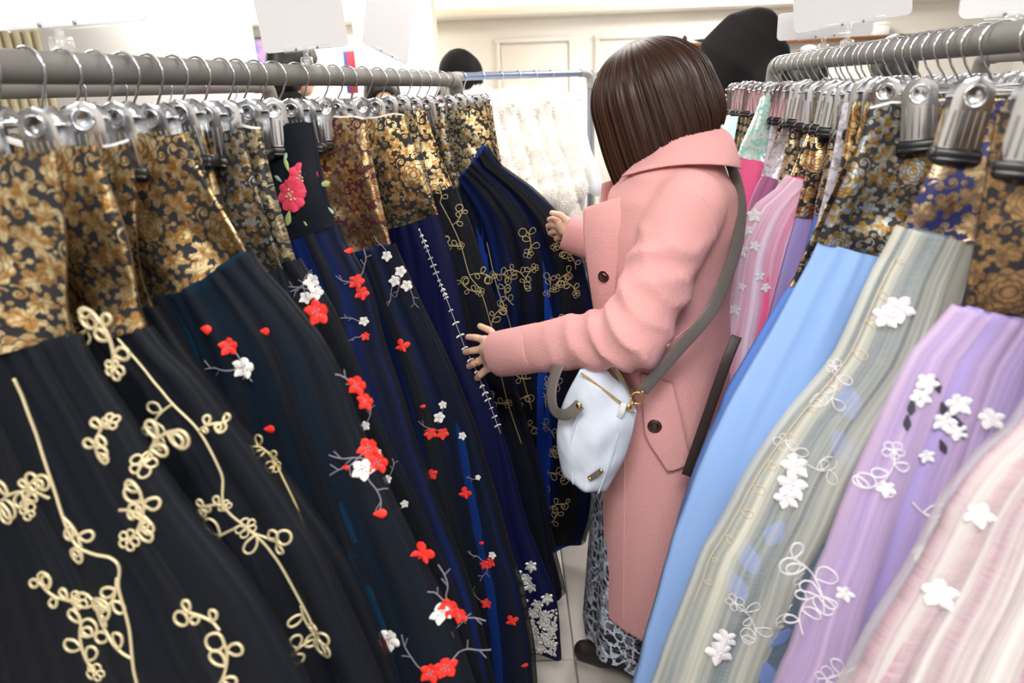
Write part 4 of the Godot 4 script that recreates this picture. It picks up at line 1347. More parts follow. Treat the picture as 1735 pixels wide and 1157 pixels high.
	# the chain of tiny leaves and the silver lace on the navy skirt
	var g: Garment = garments["L10"]
	var chain := [[0.287, 1.195], [0.307, 1.143], [0.333, 1.074], [0.350, 1.032], [0.392, 0.906], [0.42, 0.849], [0.45, 0.777], [0.482, 0.689]]
	for k in chain.size() - 1:
		var bits := [cord(g, [chain[k], chain[k + 1]], 0.0011, 0.0)]
		for j in 4:
			var p := Vector2(chain[k][0], chain[k][1]).lerp(Vector2(chain[k + 1][0], chain[k + 1][1]), j / 4.0)
			for s in [-1.0, 1.0]: bits.append(patch(g, p.x, p.y, -1.2 + s * (0.4 + 0.9 * absf(sin(k * 5.0 + j * 3.0))), 0.005 + 0.005 * absf(sin(k * 3.0 + j * 7.0)), 0.3, 0.001, 0.0))
		part(g.node, "leaf_trim", joined(bits), M.silver_cord)
	var rr := RandomNumberGenerator.new()
	rr.seed = 77
	for q in [[0.517, 0.278], [0.529, 0.322], [0.566, 0.346], [0.566, 0.289], [0.546, 0.250], [0.585, 0.241], [0.562, 0.187], [0.606, 0.214], [0.622, 0.175], [0.586, 0.141], [0.625, 0.132], [0.54, 0.215], [0.61, 0.26], [0.575, 0.165], [0.6, 0.19], [0.61, 0.15], [0.56, 0.15], [0.545, 0.17], [0.575, 0.215], [0.595, 0.115], [0.575, 0.125], [0.555, 0.31], [0.54, 0.28]]:
		blossom(g, q[0], q[1], 0.017, 6, M.silver_cord, M.white_thread, 0.0, "lace_flower", rr.randf() * 6.0, 0.36)
	var beads := []
	for k in 260:
		var f := rr.randf()
		beads.append(ball(g.at(lerpf(0.53, 0.635, sqrt(f)), lerpf(0.1, 0.23, rr.randf()), 0.003, 0.0), Vector3.ONE * rr.randf_range(0.0025, 0.0045), 6, 4))
	var bd := part(g.node, "lace_beads", joined(beads), M.silver_cord)
	bd.set_meta("kind", "stuff")
	vines("L12", [[0.30, 1.06], [0.33, 0.95], [0.37, 0.85], [0.41, 0.7], [0.45, 0.55]], [[0.359, 0.867, 140, 0.05], [0.321, 0.965, 30, 0.05], [0.433, 1.031, 60, 0.06], [0.452, 0.987, 200, 0.05], [0.490, 0.909, 45, 0.05], [0.391, 0.877, 160, 0.05], [0.517, 0.928, 90, 0.05], [0.580, 0.913, 100, 0.05], [0.575, 0.983, 80, 0.05], [0.424, 0.960, 120, 0.05], [0.513, 1.051, 60, 0.05], [0.500, 0.837, 20, 0.05], [0.585, 0.716, 100, 0.05], [0.447, 0.650, 200, 0.05], [0.466, 0.614, 60, 0.06], [0.390, 0.551, 80, 0.06], [0.496, 0.560, 120, 0.05], [0.411, 0.496, 30, 0.05], [0.527, 0.469, 100, 0.05], [0.471, 0.406, 60, 0.06], [0.394, 0.339, 90, 0.05], [0.501, 0.351, 30, 0.06], [0.465, 0.249, 100, 0.06], [0.514, 0.236, 60, 0.05], [0.567, 0.397, 110, 0.05], [0.515, 0.188, 20, 0.05]], 0.0013, 1.0, M.fine_gold)
	vines("L11", [[0.252, 1.220], [0.283, 1.159], [0.306, 1.104], [0.330, 1.025], [0.361, 0.979], [0.39, 0.883], [0.41, 0.787], [0.44, 0.672], [0.48, 0.558]], [[0.252, 1.22, 60, 0.04], [0.283, 1.159, 20, 0.045], [0.306, 1.104, 200, 0.04], [0.330, 1.025, 30, 0.05], [0.36, 0.979, 190, 0.05], [0.39, 0.883, 100, 0.05], [0.41, 0.787, 30, 0.05], [0.44, 0.672, 200, 0.05]], 0.0013, 1.0, M.fine_gold)
	# peonies on the black bodice
	g = garments["L7"]
	for q in [[0.214, 1.358, 0.028], [0.188, 1.325, 0.031]]:
		blossom(g, q[0], q[1], q[2], 8, M.pink_thread, M.gold_cord, -1.0, "embroidered_peony", 0.2, 0.62)
		blossom(g, q[0], q[1], q[2] * 0.62, 7, M.rose_thread, M.gold_cord, -1.0, "embroidered_peony", 0.6, 0.6)
	for q in [[0.172, 1.37, 2.0, 0.024], [0.160, 1.385, 1.2, 0.02], [0.222, 1.342, 0.2, 0.026], [0.19, 1.295, -1.4, 0.028], [0.165, 1.297, -1.9, 0.03], [0.212, 1.312, -0.5, 0.024], [0.222, 1.295, -1.1, 0.022], [0.235, 1.30, -0.9, 0.016], [0.15, 1.35, 2.6, 0.02]]:
		part(g.node, "embroidered_leaf", patch(g, q[0] + 0.016, q[1], q[2], q[3], 0.26, 0.002, -1.0), M.leaf_thread if q[3] > 0.022 else M.pale_leaf)
	# lace and appliques on the pastel skirts
	for key in ["R4", "R7", "R8", "R9"]:
		var sets := {
			"R4": [[0.283, 1.215, 0.016], [0.297, 1.182, 0.013], [0.308, 1.136, 0.018], [0.279, 1.149, 0.012], [0.312, 1.000, 0.014], [0.264, 1.082, 0.012], [0.249, 1.055, 0.012], [0.300, 1.055, 0.01], [0.332, 0.900, 0.012]],
			"R7": [[0.210, 1.193, 0.02], [0.223, 1.181, 0.018], [0.329, 0.915, 0.022], [0.326, 0.945, 0.02], [0.336, 0.894, 0.018], [0.419, 0.600, 0.024], [0.411, 0.630, 0.02]],
			"R8": [[0.223, 1.143, 0.013], [0.228, 1.124, 0.012], [0.187, 1.118, 0.015], [0.199, 1.094, 0.014], [0.184, 1.083, 0.012], [0.254, 0.998, 0.012], [0.212, 1.046, 0.01], [0.202, 0.910, 0.014], [0.289, 0.839, 0.012], [0.151, 1.103, 0.014]],
			"R9": [[0.259, 0.975, 0.018], [0.235, 1.072, 0.014]]}
		for q in sets[key]: blossom(garments[key], q[0], q[1], q[2], 5, M.lace, M.white_thread, 1.0, "lace_flower", rr.randf() * 6.0, 0.42)
	g = garments["R7"]
	for q in [[0.267, 1.079, 0.06, -1.9], [0.275, 1.005, 0.06, -2.1], [0.395, 0.807, 0.06, -2.0], [0.418, 0.751, 0.06, -2.2], [0.336, 0.852, 0.05, -1.2], [0.352, 0.593, 0.06, -2.0], [0.31, 0.66, 0.05, -0.8]]:
		part(g.node, "petal_applique", patch(g, q[0], q[1], q[3], q[2], 0.34, 0.0015, 0.0), M.petal_blue)
	vines("R7", [], [[0.34, 0.98, 250, 0.06], [0.30, 0.75, 240, 0.07], [0.4, 0.7, 200, 0.06], [0.28, 1.1, 240, 0.05]], 0.0008, 1.0, M.lace)
	vines("R8", [], [[0.25, 1.05, 250, 0.05], [0.22, 0.98, 240, 0.06], [0.31, 0.8, 100, 0.07], [0.33, 0.75, 60, 0.06], [0.3, 0.7, 120, 0.07]], 0.0011, 1.0, M.lace)
	g = garments["R8"]
	M.charcoal = mat(rgb(54, 56, 66), 0.7)
	for q in [[0.232, 1.136, -1.8], [0.236, 1.12, -1.5], [0.192, 1.105, -2.2], [0.18, 1.095, -1.7], [0.215, 1.15, -1.9], [0.205, 1.12, -1.9], [0.2, 1.07, -2.0], [0.24, 1.1, -1.6]]:
		part(g.node, "dark_leaf", patch(g, q[0], q[1], q[2], 0.02, 0.24, 0.001, 1.0), M.charcoal)
	# beige braid down the edge of the cream skirt
	g = garments["R7"]
	var edge := []
	for k in 14: edge.append([g.out(1.26 - k * 0.045) - 0.004, 1.26 - k * 0.045])
	var br := [cord(g, edge, 0.0013, 1.0, 5, 3)]
	for k in 13: br.append(drop(g, edge[k][0] - 0.002, edge[k][1], 3.6 + 0.5 * sin(k * 2.0), 0.008 + 0.01 * absf(sin(k * 3.7)), 0.4, 0.0008, 1.0))
	part(g.node, "braid_trim", joined(br), mat(rgb(206, 192, 172), 0.6), "beige corded braid")

# ------------------------------------------------------------------ handbag
func make_bag() -> void:
	M.bag_white = mat(rgb(204, 215, 232), 0.6)
	M.bag_lining = mat(rgb(112, 70, 42), 0.8)
	M.strap = mat(rgb(98, 92, 90), 0.5)
	var fw := Vector3(-0.9703, 0, -0.2419)
	var b := thing("handbag", "slouchy white crossbody handbag with grey strap and open gold zip", "handbag", Vector3(0.355, 0, -1.52), Basis(fw, Vector3.UP, fw.cross(Vector3.UP)))
	var tl := Vector2(0.156, 0.955)
	var tr := Vector2(0.04, 0.868)
	var br := Vector2(0.1, 0.672)
	var bl := Vector2(0.194, 0.7)
	for layer in 2:
		var v := PackedVector3Array()
		var nu := 56
		var nv := 30
		for j in nv:
			var f := j / float(nv - 1) * (1.0 if layer == 0 else 0.7)
			for i in nu:
				var a := TAU * i / nu
				var s := sin(a)
				var z := cos(a)                 # > 0 is the side towards the coat
				var top := tl.lerp(tr, s * 0.5 + 0.5)
				var low := bl.lerp(br, s * 0.5 + 0.5)
				if z > 0: top.y += 0.045 * z * (1.0 - s * s)
				var p := top.lerp(low, f)
				p.x += 0.03 * sin(f * PI) * maxf(0.0, -s) * 1.0 - 0.012 * sin(f * PI) * maxf(0.0, s)
				var th := (0.012 + 0.034 * sin(minf(1.0, f * 1.25) * PI * 0.62)) * (1.0 if f < 0.93 else sqrt(maxf(0.0, 1.0 - pow((f - 0.93) / 0.07, 2.0)) ) * 0.7 + 0.3)
				if z > 0 and f < 0.15: th += 0.026 * (1.0 - f / 0.15)
				var crease := 0.006 * noise.get_noise_2d(s * 40.0 + f * 60.0, f * 90.0 - s * 30.0) + 0.004 * sin(f * 11.0 + s * 5.0) * (1.0 - s * s)
				var k := 1.0 if layer == 0 else 0.6
				v.append(Vector3(p.x if layer == 0 else lerpf(p.x, 0.12, 0.12), p.y, -0.272 + z * th * k * pow(maxf(0.05, 1.0 - s * s), 0.2) + (crease if layer == 0 else 0.0)))
		part(b, "bag_body" if layer == 0 else "lining", grid(v, PackedVector2Array(), nu, nv, true, true, layer == 0), M.bag_white if layer == 0 else M.bag_lining)
	for q in [[-0.286, 0.0], [-0.236, 0.045]]:
		var pts := []
		for k in 9:
			var p := tl.lerp(tr, 0.03 + 0.94 * k / 8.0)
			pts.append(Vector3(p.x, p.y + q[1] * sin(PI * k / 8.0), q[0]))
		part(b, "zip", tube(catmull(pts, 3), 0.0022, 6), M.gold, "open gold zip")
	for q in [[-0.62, 0.1], [0.55, 0.05]]:
		var pts := []
		for k in 9:
			var f := 0.06 + 0.9 * k / 8.0
			var p := tl.lerp(tr, q[0] * 0.5 + 0.5).lerp(bl.lerp(br, q[0] * 0.5 + 0.5 + q[1]), f)
			p.x += 0.03 * sin(f * PI) * maxf(0.0, -q[0]) - 0.012 * sin(f * PI) * maxf(0.0, q[0])
			var th := 0.012 + 0.034 * sin(minf(1.0, f * 1.25) * PI * 0.62)
			pts.append(Vector3(p.x, p.y, -0.272 - th * 0.78))
		part(b, "seam", tube(catmull(pts, 3), 0.0018, 5), M.bag_white)
	# shoulder strap round the shopper's back, clipped to the bag by a gold ring
	ribbon(b, "strap", [Vector3(0.03, 0.918, -0.285), Vector3(-0.03, 1.0, -0.278), Vector3(-0.09, 1.08, -0.268), Vector3(-0.122, 1.135, -0.205), Vector3(-0.148, 1.2, -0.11), Vector3(-0.152, 1.27, 0.0), Vector3(-0.11, 1.36, 0.08), Vector3(-0.02, 1.385, 0.11), Vector3(0.06, 1.35, 0.14)], Vector3(-0.35, 0.2, -1), 0.025, M.strap)
	ribbon(b, "strap_loop", [Vector3(0.15, 0.897, -0.316), Vector3(0.178, 0.872, -0.318), Vector3(0.206, 0.872, -0.3), Vector3(0.216, 0.905, -0.275), Vector3(0.205, 0.95, -0.255), Vector3(0.18, 0.99, -0.235)], Vector3(0.4, 0.1, -1), 0.024, M.strap)
	for q in [[Vector3(0.152, 0.896, -0.321), 0.0065], [Vector3(0.028, 0.92, -0.2905), 0.0035]]: part(b, "rivet", ball(q[0], Vector3(q[1], q[1], 0.003), 12, 6), M.gold)
	var ring := PackedVector3Array()
	for k in 15: ring.append(Vector3(0.038 + cos(TAU * k / 14) * 0.013, 0.905 + sin(TAU * k / 14) * 0.013, -0.287))
	part(b, "ring", tube(ring, 0.0018, 6), M.gold)
	part(b, "clasp", joined([tube(catmull([Vector3(0.045, 0.896, -0.287), Vector3(0.056, 0.888, -0.29), Vector3(0.066, 0.878, -0.289), Vector3(0.07, 0.87, -0.286), Vector3(0.076, 0.864, -0.284)], 4), 0.0034, 8), ball(Vector3(0.055, 0.886, -0.291), Vector3(0.0055, 0.0055, 0.004), 10, 6), ball(Vector3(0.048, 0.893, -0.291), Vector3(0.004, 0.004, 0.003), 10, 6)]), M.gold)
	ribbon(b, "zip_pull", [Vector3(0.074, 0.862, -0.294), Vector3(0.068, 0.878, -0.3), Vector3(0.064, 0.897, -0.299)], Vector3(0, 0, -1), 0.012, M.card)
	ribbon(b, "tab", [Vector3(0.105, 0.752, -0.322), Vector3(0.118, 0.74, -0.323), Vector3(0.131, 0.728, -0.322)], Vector3(0, 0, -1), 0.012, M.strap)
	for q in [Vector3(0.106, 0.751, -0.324), Vector3(0.129, 0.73, -0.325)]: part(b, "rivet", ball(q, Vector3(0.004, 0.004, 0.003), 10, 6), M.gold)

# a flat strap along a path; face is the way its flat side looks
func ribbon(o: Node, called: String, pts: Array, face: Vector3, width: float, m: Material) -> MeshInstance3D:
	var path := catmull(pts, 6)
	var a := []
	var b := []
	for j in path.size():
		var t := (path[mini(j + 1, path.size() - 1)] - path[maxi(j - 1, 0)]).normalized()
		var s := t.cross(face).normalized() * width / 2.0
		a.append(path[j] + s)
		b.append(path[j] - s)
	return sheet(o, called, [a, b], 0.003, m, 1)

# ------------------------------------------------------------------ white jackets on the far rail
func fur_jacket(t: float, label: String, k: int, thin := false) -> void:
	var r: Array = racks["far"]
	var p := rack_point("far", t)
	var back: Vector3 = -r[1]
	var o := thing("fur_jacket" if not thin else "gauze_jacket", label, "jacket", Vector3(p.x, 0, p.z), Basis(Vector3.UP.cross(back), Vector3.UP, back), "white jackets on the far rail")
	var ph := k * 1.7
	var f := func(q: Vector3) -> float:
		var d := egg(q, Vector3(0.0, 1.17, 0.0), Vector3(0.21, 0.3, 0.042 if not thin else 0.03))
		for s in [-1.0, 1.0]:
			d = smin(d, cap(q, Vector3(0.12 * s, 1.42, 0.0), Vector3(0.25 * s, 1.02 + 0.05 * sin(ph), 0.02 * sin(ph + s)), 0.04 if not thin else 0.03, 0.05 if not thin else 0.035), 0.04)
		d = smin(d, cap(q, Vector3(-0.12, 1.43, 0.0), Vector3(0.12, 1.43, 0.0), 0.045 if not thin else 0.025, 0.045 if not thin else 0.025), 0.04)
		if thin: return d + 0.008 * sin(q.x * 60.0 + q.y * 6.0) * clampf((1.4 - q.y) * 3.0, 0.0, 1.0)
		return d + 0.016 * noise.get_noise_3d(q.x * 260.0 + k * 50.0, q.y * 200.0, q.z * 260.0) + 0.006 * noise.get_noise_3d(q.x * 900.0, q.y * 900.0, q.z * 900.0)
	var ck := "fur%d" % (k % 2 if not thin else 9)
	if not crowd.has(ck): crowd[ck] = nets(Vector3(-0.36, 0.84, -0.14), Vector3(0.36, 1.52, 0.14), 0.013, f)
	var me: ArrayMesh = crowd[ck]
	var bd := part(o, "jacket_body", me, M.fur if not thin else M.white_gauze)
	if thin:
		for q in [[0.16, 1.1], [0.2, 0.98]]:
			var list := []
			for i in 5: list.append([ball(Vector3(0.012, 0, 0), Vector3(0.012, 0.008, 0.003), 8, 5), Transform3D(Basis(Vector3.BACK, TAU * i / 5), Vector3(q[0], q[1], 0.035))])
			part(o, "applique_flower", joined(list), M.lace)
	else:
		# tufts standing out of the pile
		var a := me.surface_get_arrays(0)
		var vs: PackedVector3Array = a[Mesh.ARRAY_VERTEX]
		var ns: PackedVector3Array = a[Mesh.ARRAY_NORMAL]
		var rr := RandomNumberGenerator.new()
		rr.seed = k
		var v := PackedVector3Array()
		var idx := PackedInt32Array()
		for i in vs.size():
			for c in 2:
				var d := (ns[i] + Vector3(rr.randf() - 0.5, rr.randf() - 0.9, rr.randf() - 0.5) * 1.1).normalized()
				var s := d.cross(Vector3(rr.randf(), rr.randf(), rr.randf())).normalized() * 0.0022
				var b := vs[i] - ns[i] * 0.002
				idx.append_array([v.size(), v.size() + 1, v.size() + 2])
				v.append_array([b + s, b - s, b + d * rr.randf_range(0.008, 0.017)])
		var fu := part(o, "pile", finish(v, PackedVector2Array(), idx), M.fur)
		fu.set_meta("kind", "stuff")
	var h := thing("wire_hanger", "thin wire hanger of " + label, "hanger", p, Basis(Vector3.UP.cross(back), Vector3.UP, back), "wire hangers on the far rail")
	var path := PackedVector3Array()
	for q in 13:
		var an := deg_to_rad(200.0 - 235.0 * q / 12.0)
		path.append(Vector3(cos(an) * 0.022, sin(an) * 0.022 - 0.004, 0))
	path.append_array([Vector3(0.006, -0.034, 0), Vector3(0, -0.06, 0)])
	part(h, "hook", tube(path, 0.0016, 6), M.chrome)
	part(h, "arm", tube(PackedVector3Array([Vector3(-0.19, -0.125, 0), Vector3(-0.01, -0.062, 0), Vector3(0.01, -0.062, 0), Vector3(0.19, -0.125, 0)]), 0.0022, 6), M.chrome)

func build_far_rack() -> void:
	M.fur = mat(rgb(244, 241, 234), 0.95, 0.0, 0.4)
	M.white_gauze = mat(Color(0.94, 0.95, 0.97, 0.86), 0.8)
	var k := 0
	for q in [[0.04, "white fur jacket at the left end of the far rail"], [0.15, "white fur jacket second from the left on the far rail"], [0.265, "white fur jacket third from the left on the far rail"], [0.38, "white fur jacket fourth from the left on the far rail"], [0.49, "white fur jacket beside the white gauze jacket"]]:
		k += 1
		fur_jacket(q[0], q[1], k)
	fur_jacket(0.61, "white gauze jacket with small white flowers next to the shopper", 9, true)

func build_rear_racks() -> void:
	M.red_gold = brocade(rgb(196, 24, 30), rgb(236, 184, 90), rgb(214, 120, 60), 0.2, 0.6)
	M.pink_silk = cloth(rgb(236, 150, 150), 0.6, 0.3)
	M.cream_silk = cloth(rgb(238, 230, 214), 0.7, 0.3)
	M.white_silk = cloth(rgb(240, 240, 242), 0.7, 0.3)
	var r2 := RandomNumberGenerator.new()
	r2.seed = 5
	var n := 0
	for q in [[-0.1, "red_gold", "red skirt with gold flowers"], [0.02, "red_gold", "second red skirt with gold flowers"], [0.12, "pink_silk", "salmon pink skirt"], [0.2, "gold_black", "black skirt with a gold bodice"], [0.34, "white_silk", "white silk skirt"], [0.5, "cream_silk", "cream silk skirt"], [0.66, "white_silk", "second white silk skirt"], [0.82, "cream_silk", "second cream silk skirt"], [0.96, "gold_navy", "navy skirt with gold flowers"], [1.08, "silver_black", "black skirt with silver flowers"], [1.22, "cream_silk", "third cream silk skirt"], [1.4, "gold_navy", "second navy skirt with gold flowers"], [1.56, "white_silk", "third white silk skirt"], [1.72, "pink_silk", "second salmon pink skirt"]]:
		n += 1
		make_garment("B%d" % n, "rear left", q[0], q[2] + " on the rail behind the left rack", {"bodice": M[q[1]], "skirt": [M.pink_silk, M.cream_silk, M.black_satin][n % 3], "rows": 12, "drift": 0.0, "th": 0.03, "group": "skirts behind the left rack"})
		place_hanger("rear left", q[0], "chrome clip hanger of the " + q[2] + " behind the left rack", r2)
	n = 0
	for q in [[0.0, "white_silk", "white silk skirt"], [0.15, "pink_silk", "pink silk skirt"], [0.3, "cream_silk", "cream silk skirt"], [0.5, "silver_white", "silver white brocade skirt"], [0.7, "pink_silk", "second pink silk skirt"], [0.95, "white_silk", "second white silk skirt"], [1.2, "gold_navy", "navy and gold skirt"]]:
		n += 1
		make_garment("C%d" % n, "rear right", q[0], q[2] + " on the rail behind the right rack", {"bodice": M[q[1]], "skirt": [M.pink_silk, M.cream_silk, M.white_silk][n % 3], "rows": 12, "drift": 0.0, "th": 0.03, "group": "skirts behind the right rack"})
		place_hanger("rear right", q[0], "chrome clip hanger of the " + q[2] + " behind the right rack", r2)

# ------------------------------------------------------------------ blank sign cards on clear stems
func sign_card(label: String, at: Vector3, w: float, h: float, yaw: float, roll: float, rail_y: float, lean := 0.0) -> void:
	var o := thing("sign_card", label, "sign", Vector3(at.x, rail_y, at.z), Basis(), "blank sign cards on the racks")
	var dy := at.y - rail_y
	var c := part(o, "card", slab(rounded(w, h, 0.012), 0.003, 0.0008), M.card)
	c.transform = Transform3D(Basis(Vector3.UP, yaw) * Basis(Vector3.BACK, roll) * Basis(Vector3.RIGHT, lean), Vector3(0, dy, 0))
	var rl := part(c, "holder_rail", box(Vector3(w * 0.55, 0.014, 0.009), 0.002), M.clear)
	rl.position = Vector3(0, -h / 2 + 0.004, 0)
	for s in [-1, 1]:
		var rv := part(rl, "rivet", ball(Vector3(s * 0.025, 0, 0.005), Vector3(0.003, 0.003, 0.002), 8, 5), M.steel)
	part(o, "stem", box(Vector3(0.012, maxf(0.02, dy - h / 2 + 0.01), 0.006), 0.001, Vector3(0, (dy - h / 2) / 2, 0)), M.clear)
	part(o, "clamp", box(Vector3(0.024, 0.02, 0.03), 0.003, Vector3(0, 0.004, 0)), M.clear)

func build_signs() -> void:
	sign_card("blank white card tilted above the middle of left rail", Vector3(-0.468, 1.668, -1.79), 0.2, 0.125, 0.15, 0.06, 1.576)
	sign_card("grey card seen edge-on near the far end of left rail", Vector3(-0.33, 1.69, -2.24), 0.2, 0.17, 1.0, -0.3, 1.57)
	sign_card("large white card at the top left corner on left rail", Vector3(-0.66, 1.672, -1.13), 0.26, 0.12, 0.1, 0.04, 1.584)
	sign_card("white card above the right rail on a clear stem", Vector3(0.872, 1.68, -1.86), 0.28, 0.125, -0.1, 0.12, 1.57)
	sign_card("low blank card behind the other on right rail", Vector3(0.90, 1.635, -2.06), 0.26, 0.07, -0.05, 0.03, 1.57)
	sign_card("pale grey card at the top right corner on right rail", Vector3(0.86, 1.632, -1.24), 0.2, 0.1, 0.0, 0.03, 1.57)

# ------------------------------------------------------------------ walls, shelf and screen behind
func build_background() -> void:
	struct("trim_1", box(Vector3(9.8, 0.07, 0.4), 0.005), M.wall, Vector3(0.4, 2.235, -7.8), "white ledge of the light cove")
	var glow := mat(Color(1, 0.9, 0.7), 0.6)
	glow.emission_enabled = true
	glow.emission = Color(1, 0.86, 0.58)
	glow.emission_energy_multiplier = 2.0
	var cl := thing("cove_light", "warm strip light hidden in the ceiling cove", "strip light", Vector3(0.4, 2.285, -7.72))
	part(cl, "strip", box(Vector3(9.2, 0.02, 0.03), 0.002), glow)
	var l := AreaLight3D.new()
	l.name = "cove_glow"
	l.area_size = Vector2(9.0, 0.05)
	l.area_normalize_energy = true
	l.light_color = Color(1, 0.87, 0.62)
	l.light_energy = 7.0
	l.area_range = 12.0
	l.shadow_enabled = true
	cl.add_child(l)
	l.transform = Transform3D(Basis(Vector3.RIGHT, deg_to_rad(70)), Vector3(0, 0.02, 0.0))
	struct("wall_column", box(Vector3(1.03, HH, 0.5), 0.01), M.wall_cool, Vector3(-2.055, HH / 2, -4.45), "plain white column behind the left rack")
	struct("wall_pier", box(Vector3(0.69, HH, 0.4), 0.01), M.wall_cool, Vector3(-0.918, HH / 2, -6.7), "narrow white pier beside the doors")
	for d in [[-0.045, 0.78, 1], [1.02, 1.95, 2]]:
		var o := Node3D.new()
		o.name = "door_%d" % d[2]
		add_child(o)
		o.position = Vector3((d[0] + d[1]) / 2, 0, -8.0)
		o.set_meta("kind", "structure")
		o.set_meta("label", "flush cream door in a thin frame")
		var w: float = d[1] - d[0]
		part(o, "leaf", box(Vector3(w - 0.1, 1.93, 0.03), 0.003, Vector3(0, 0.965, 0.012)), M.wall)
		for s in [-1, 1]: part(o, "jamb", box(Vector3(0.045, 1.98, 0.05), 0.004, Vector3(s * (w / 2 - 0.022), 0.99, 0.02)), M.wall)
		part(o, "head", box(Vector3(w + 0.02, 0.045, 0.06), 0.004, Vector3(0, 1.98, 0.022)), M.wall)
		part(o, "handle", tube(PackedVector3Array([Vector3(w * 0.36, 1.0, 0.03), Vector3(w * 0.36, 1.0, 0.07), Vector3(w * 0.25, 1.0, 0.07)]), 0.009, 8), M.steel)
	# slatted panel
	var sp := thing("slatted_panel", "beige panel of upright slats in the far left corner", "panel", Vector3(-3.2, 0, -5.0))
	part(sp, "backing", box(Vector3(0.6, 2.0, 0.03), 0.003, Vector3(0, 1.0, -0.03)), mat(rgb(214, 206, 176), 0.8))
	var slat := box(Vector3(0.045, 1.98, 0.03), 0.008, Vector3(0, 1.0, 0))
	for k in 9:
		var s := part(sp, "slat", slat, mat(rgb(232, 224, 192), 0.7) if k == 0 else sp.get_child(1).material_override)
		s.position.x = -0.27 + k * 0.0675
	# picture screen
	var tv := thing("wall_screen", "blue and pink picture screen on the far wall", "screen", Vector3(-2.7, 1.94, -7.95))
	part(tv, "frame", box(Vector3(0.66, 0.34, 0.04), 0.006), M.steel)
	var im := Image.create(64, 32, false, Image.FORMAT_RGB8)
	for j in 32:
		for i in 64:
			var q := noise.get_noise_2d(i * 3.0, j * 4.0) + 0.5
			im.set_pixel(i, j, rgb(112, 128, 196).lerp(rgb(206, 150, 176), clampf(q * 1.6 - 0.4, 0, 1)))
	var pm := mat(Color.WHITE, 0.4)
	pm.albedo_texture = ImageTexture.create_from_image(im)
	pm.emission_enabled = true
	pm.emission = Color.BLACK
	pm.emission_texture = pm.albedo_texture
	pm.emission_energy_multiplier = 0.35
	var q := QuadMesh.new()
	q.size = Vector2(0.62, 0.3)
	var scr := part(tv, "display", q, pm)
	scr.position.z = 0.0215
	# shelf with ornaments
	var wood := mat(rgb(112, 66, 36), 0.5)
	var sh := thing("wall_shelf", "long brown wooden shelf on the back wall", "shelf", Vector3(3.1, 1.86, -7.86))
	part(sh, "board", box(Vector3(2.42, 0.035, 0.26), 0.006), wood)
	for s in [-1, 1]: part(sh, "bracket", joined([box(Vector3(0.06, 0.16, 0.05), 0.01, Vector3(1.02 * s, -0.09, -0.08)), box(Vector3(0.05, 0.04, 0.2), 0.008, Vector3(1.02 * s, -0.03, -0.01))]), wood)
	var pc := thing("pinecone", "small dark pinecone at the left end of the shelf", "pinecone", Vector3(1.95, 1.8775, -7.84))
	var sc := [ball(Vector3(0, 0.04, 0), Vector3(0.028, 0.042, 0.028), 10, 7)]
	for k in 40:
		var f := k / 40.0
		var rr := 0.034 * sin(PI * (0.15 + 0.8 * f))
		sc.append([box(Vector3(0.016, 0.006, 0.014), 0.002), Transform3D(Basis(Vector3.UP, -k * 2.4) * Basis(Vector3.BACK, 0.5), Vector3(cos(k * 2.4) * rr, 0.006 + f * 0.08, sin(k * 2.4) * rr))])
	part(pc, "scales", joined(sc), mat(rgb(46, 32, 26), 0.8))
	var dish := thing("leaf_dish", "dark teal leaf-shaped dish on the shelf", "dish", Vector3(2.26, 1.8775, -7.84))
	var v := PackedVector3Array()
	for j in 5:
		for i in 24:
			var a := TAU * i / 24
			var f: float = [0.3, 0.7, 1.0, 0.95, 0.3][j]
			v.append(Vector3(cos(a) * 0.19 * f * (1.0 + 0.25 * absf(cos(a))), [0.0, 0.01, 0.045, 0.045, 0.012][j] + 0.012 * cos(a) * (1 if j in [2, 3] else 0), sin(a) * 0.075 * f))
	part(dish, "bowl", grid(v, PackedVector2Array(), 24, 5, true, false, true), mat(rgb(52, 84, 86), 0.4))
	var bx := thing("ornament_box", "white box topped with a gold ornament on the shelf", "box", Vector3(2.62, 1.8775, -7.84))
	part(bx, "box", box(Vector3(0.26, 0.14, 0.18), 0.008, Vector3(0, 0.07, 0)), M.card)
	var pile := []
	for k in 9: pile.append(ball(Vector3(-0.08 + 0.02 * k, 0.155 + 0.03 * sin(k * 0.7) , 0.02 * sin(k * 2.1)), Vector3(0.028, 0.02, 0.02), 8, 6))
	part(bx, "ornament", joined(pile), mat(rgb(206, 176, 96), 0.4, 0.5))
	var wb := thing("small_box", "small white box near the right end of the shelf", "box", Vector3(4.0, 1.8775, -7.84))
	part(wb, "body", box(Vector3(0.16, 0.1, 0.14), 0.006, Vector3(0, 0.05, 0)), M.card)
	part(wb, "lid", box(Vector3(0.17, 0.03, 0.15), 0.005, Vector3(0, 0.115, 0)), M.wall)
	var rb := thing("red_banner", "narrow red and blue banner beyond the left rail", "banner", Vector3(-0.93, 1.5, -4.5))
	part(rb, "cloth", box(Vector3(0.05, 0.24, 0.008), 0.002, Vector3(0.02, 0.13, 0)), mat(rgb(190, 60, 84), 0.7))
	part(rb, "border", box(Vector3(0.02, 0.24, 0.009), 0.002, Vector3(-0.014, 0.13, 0)), mat(rgb(70, 96, 170), 0.7))
	part(rb, "pole", bar(Vector3(0, -1.5, -0.012), Vector3(0, 0.25, -0.012), 0.008), M.steel)

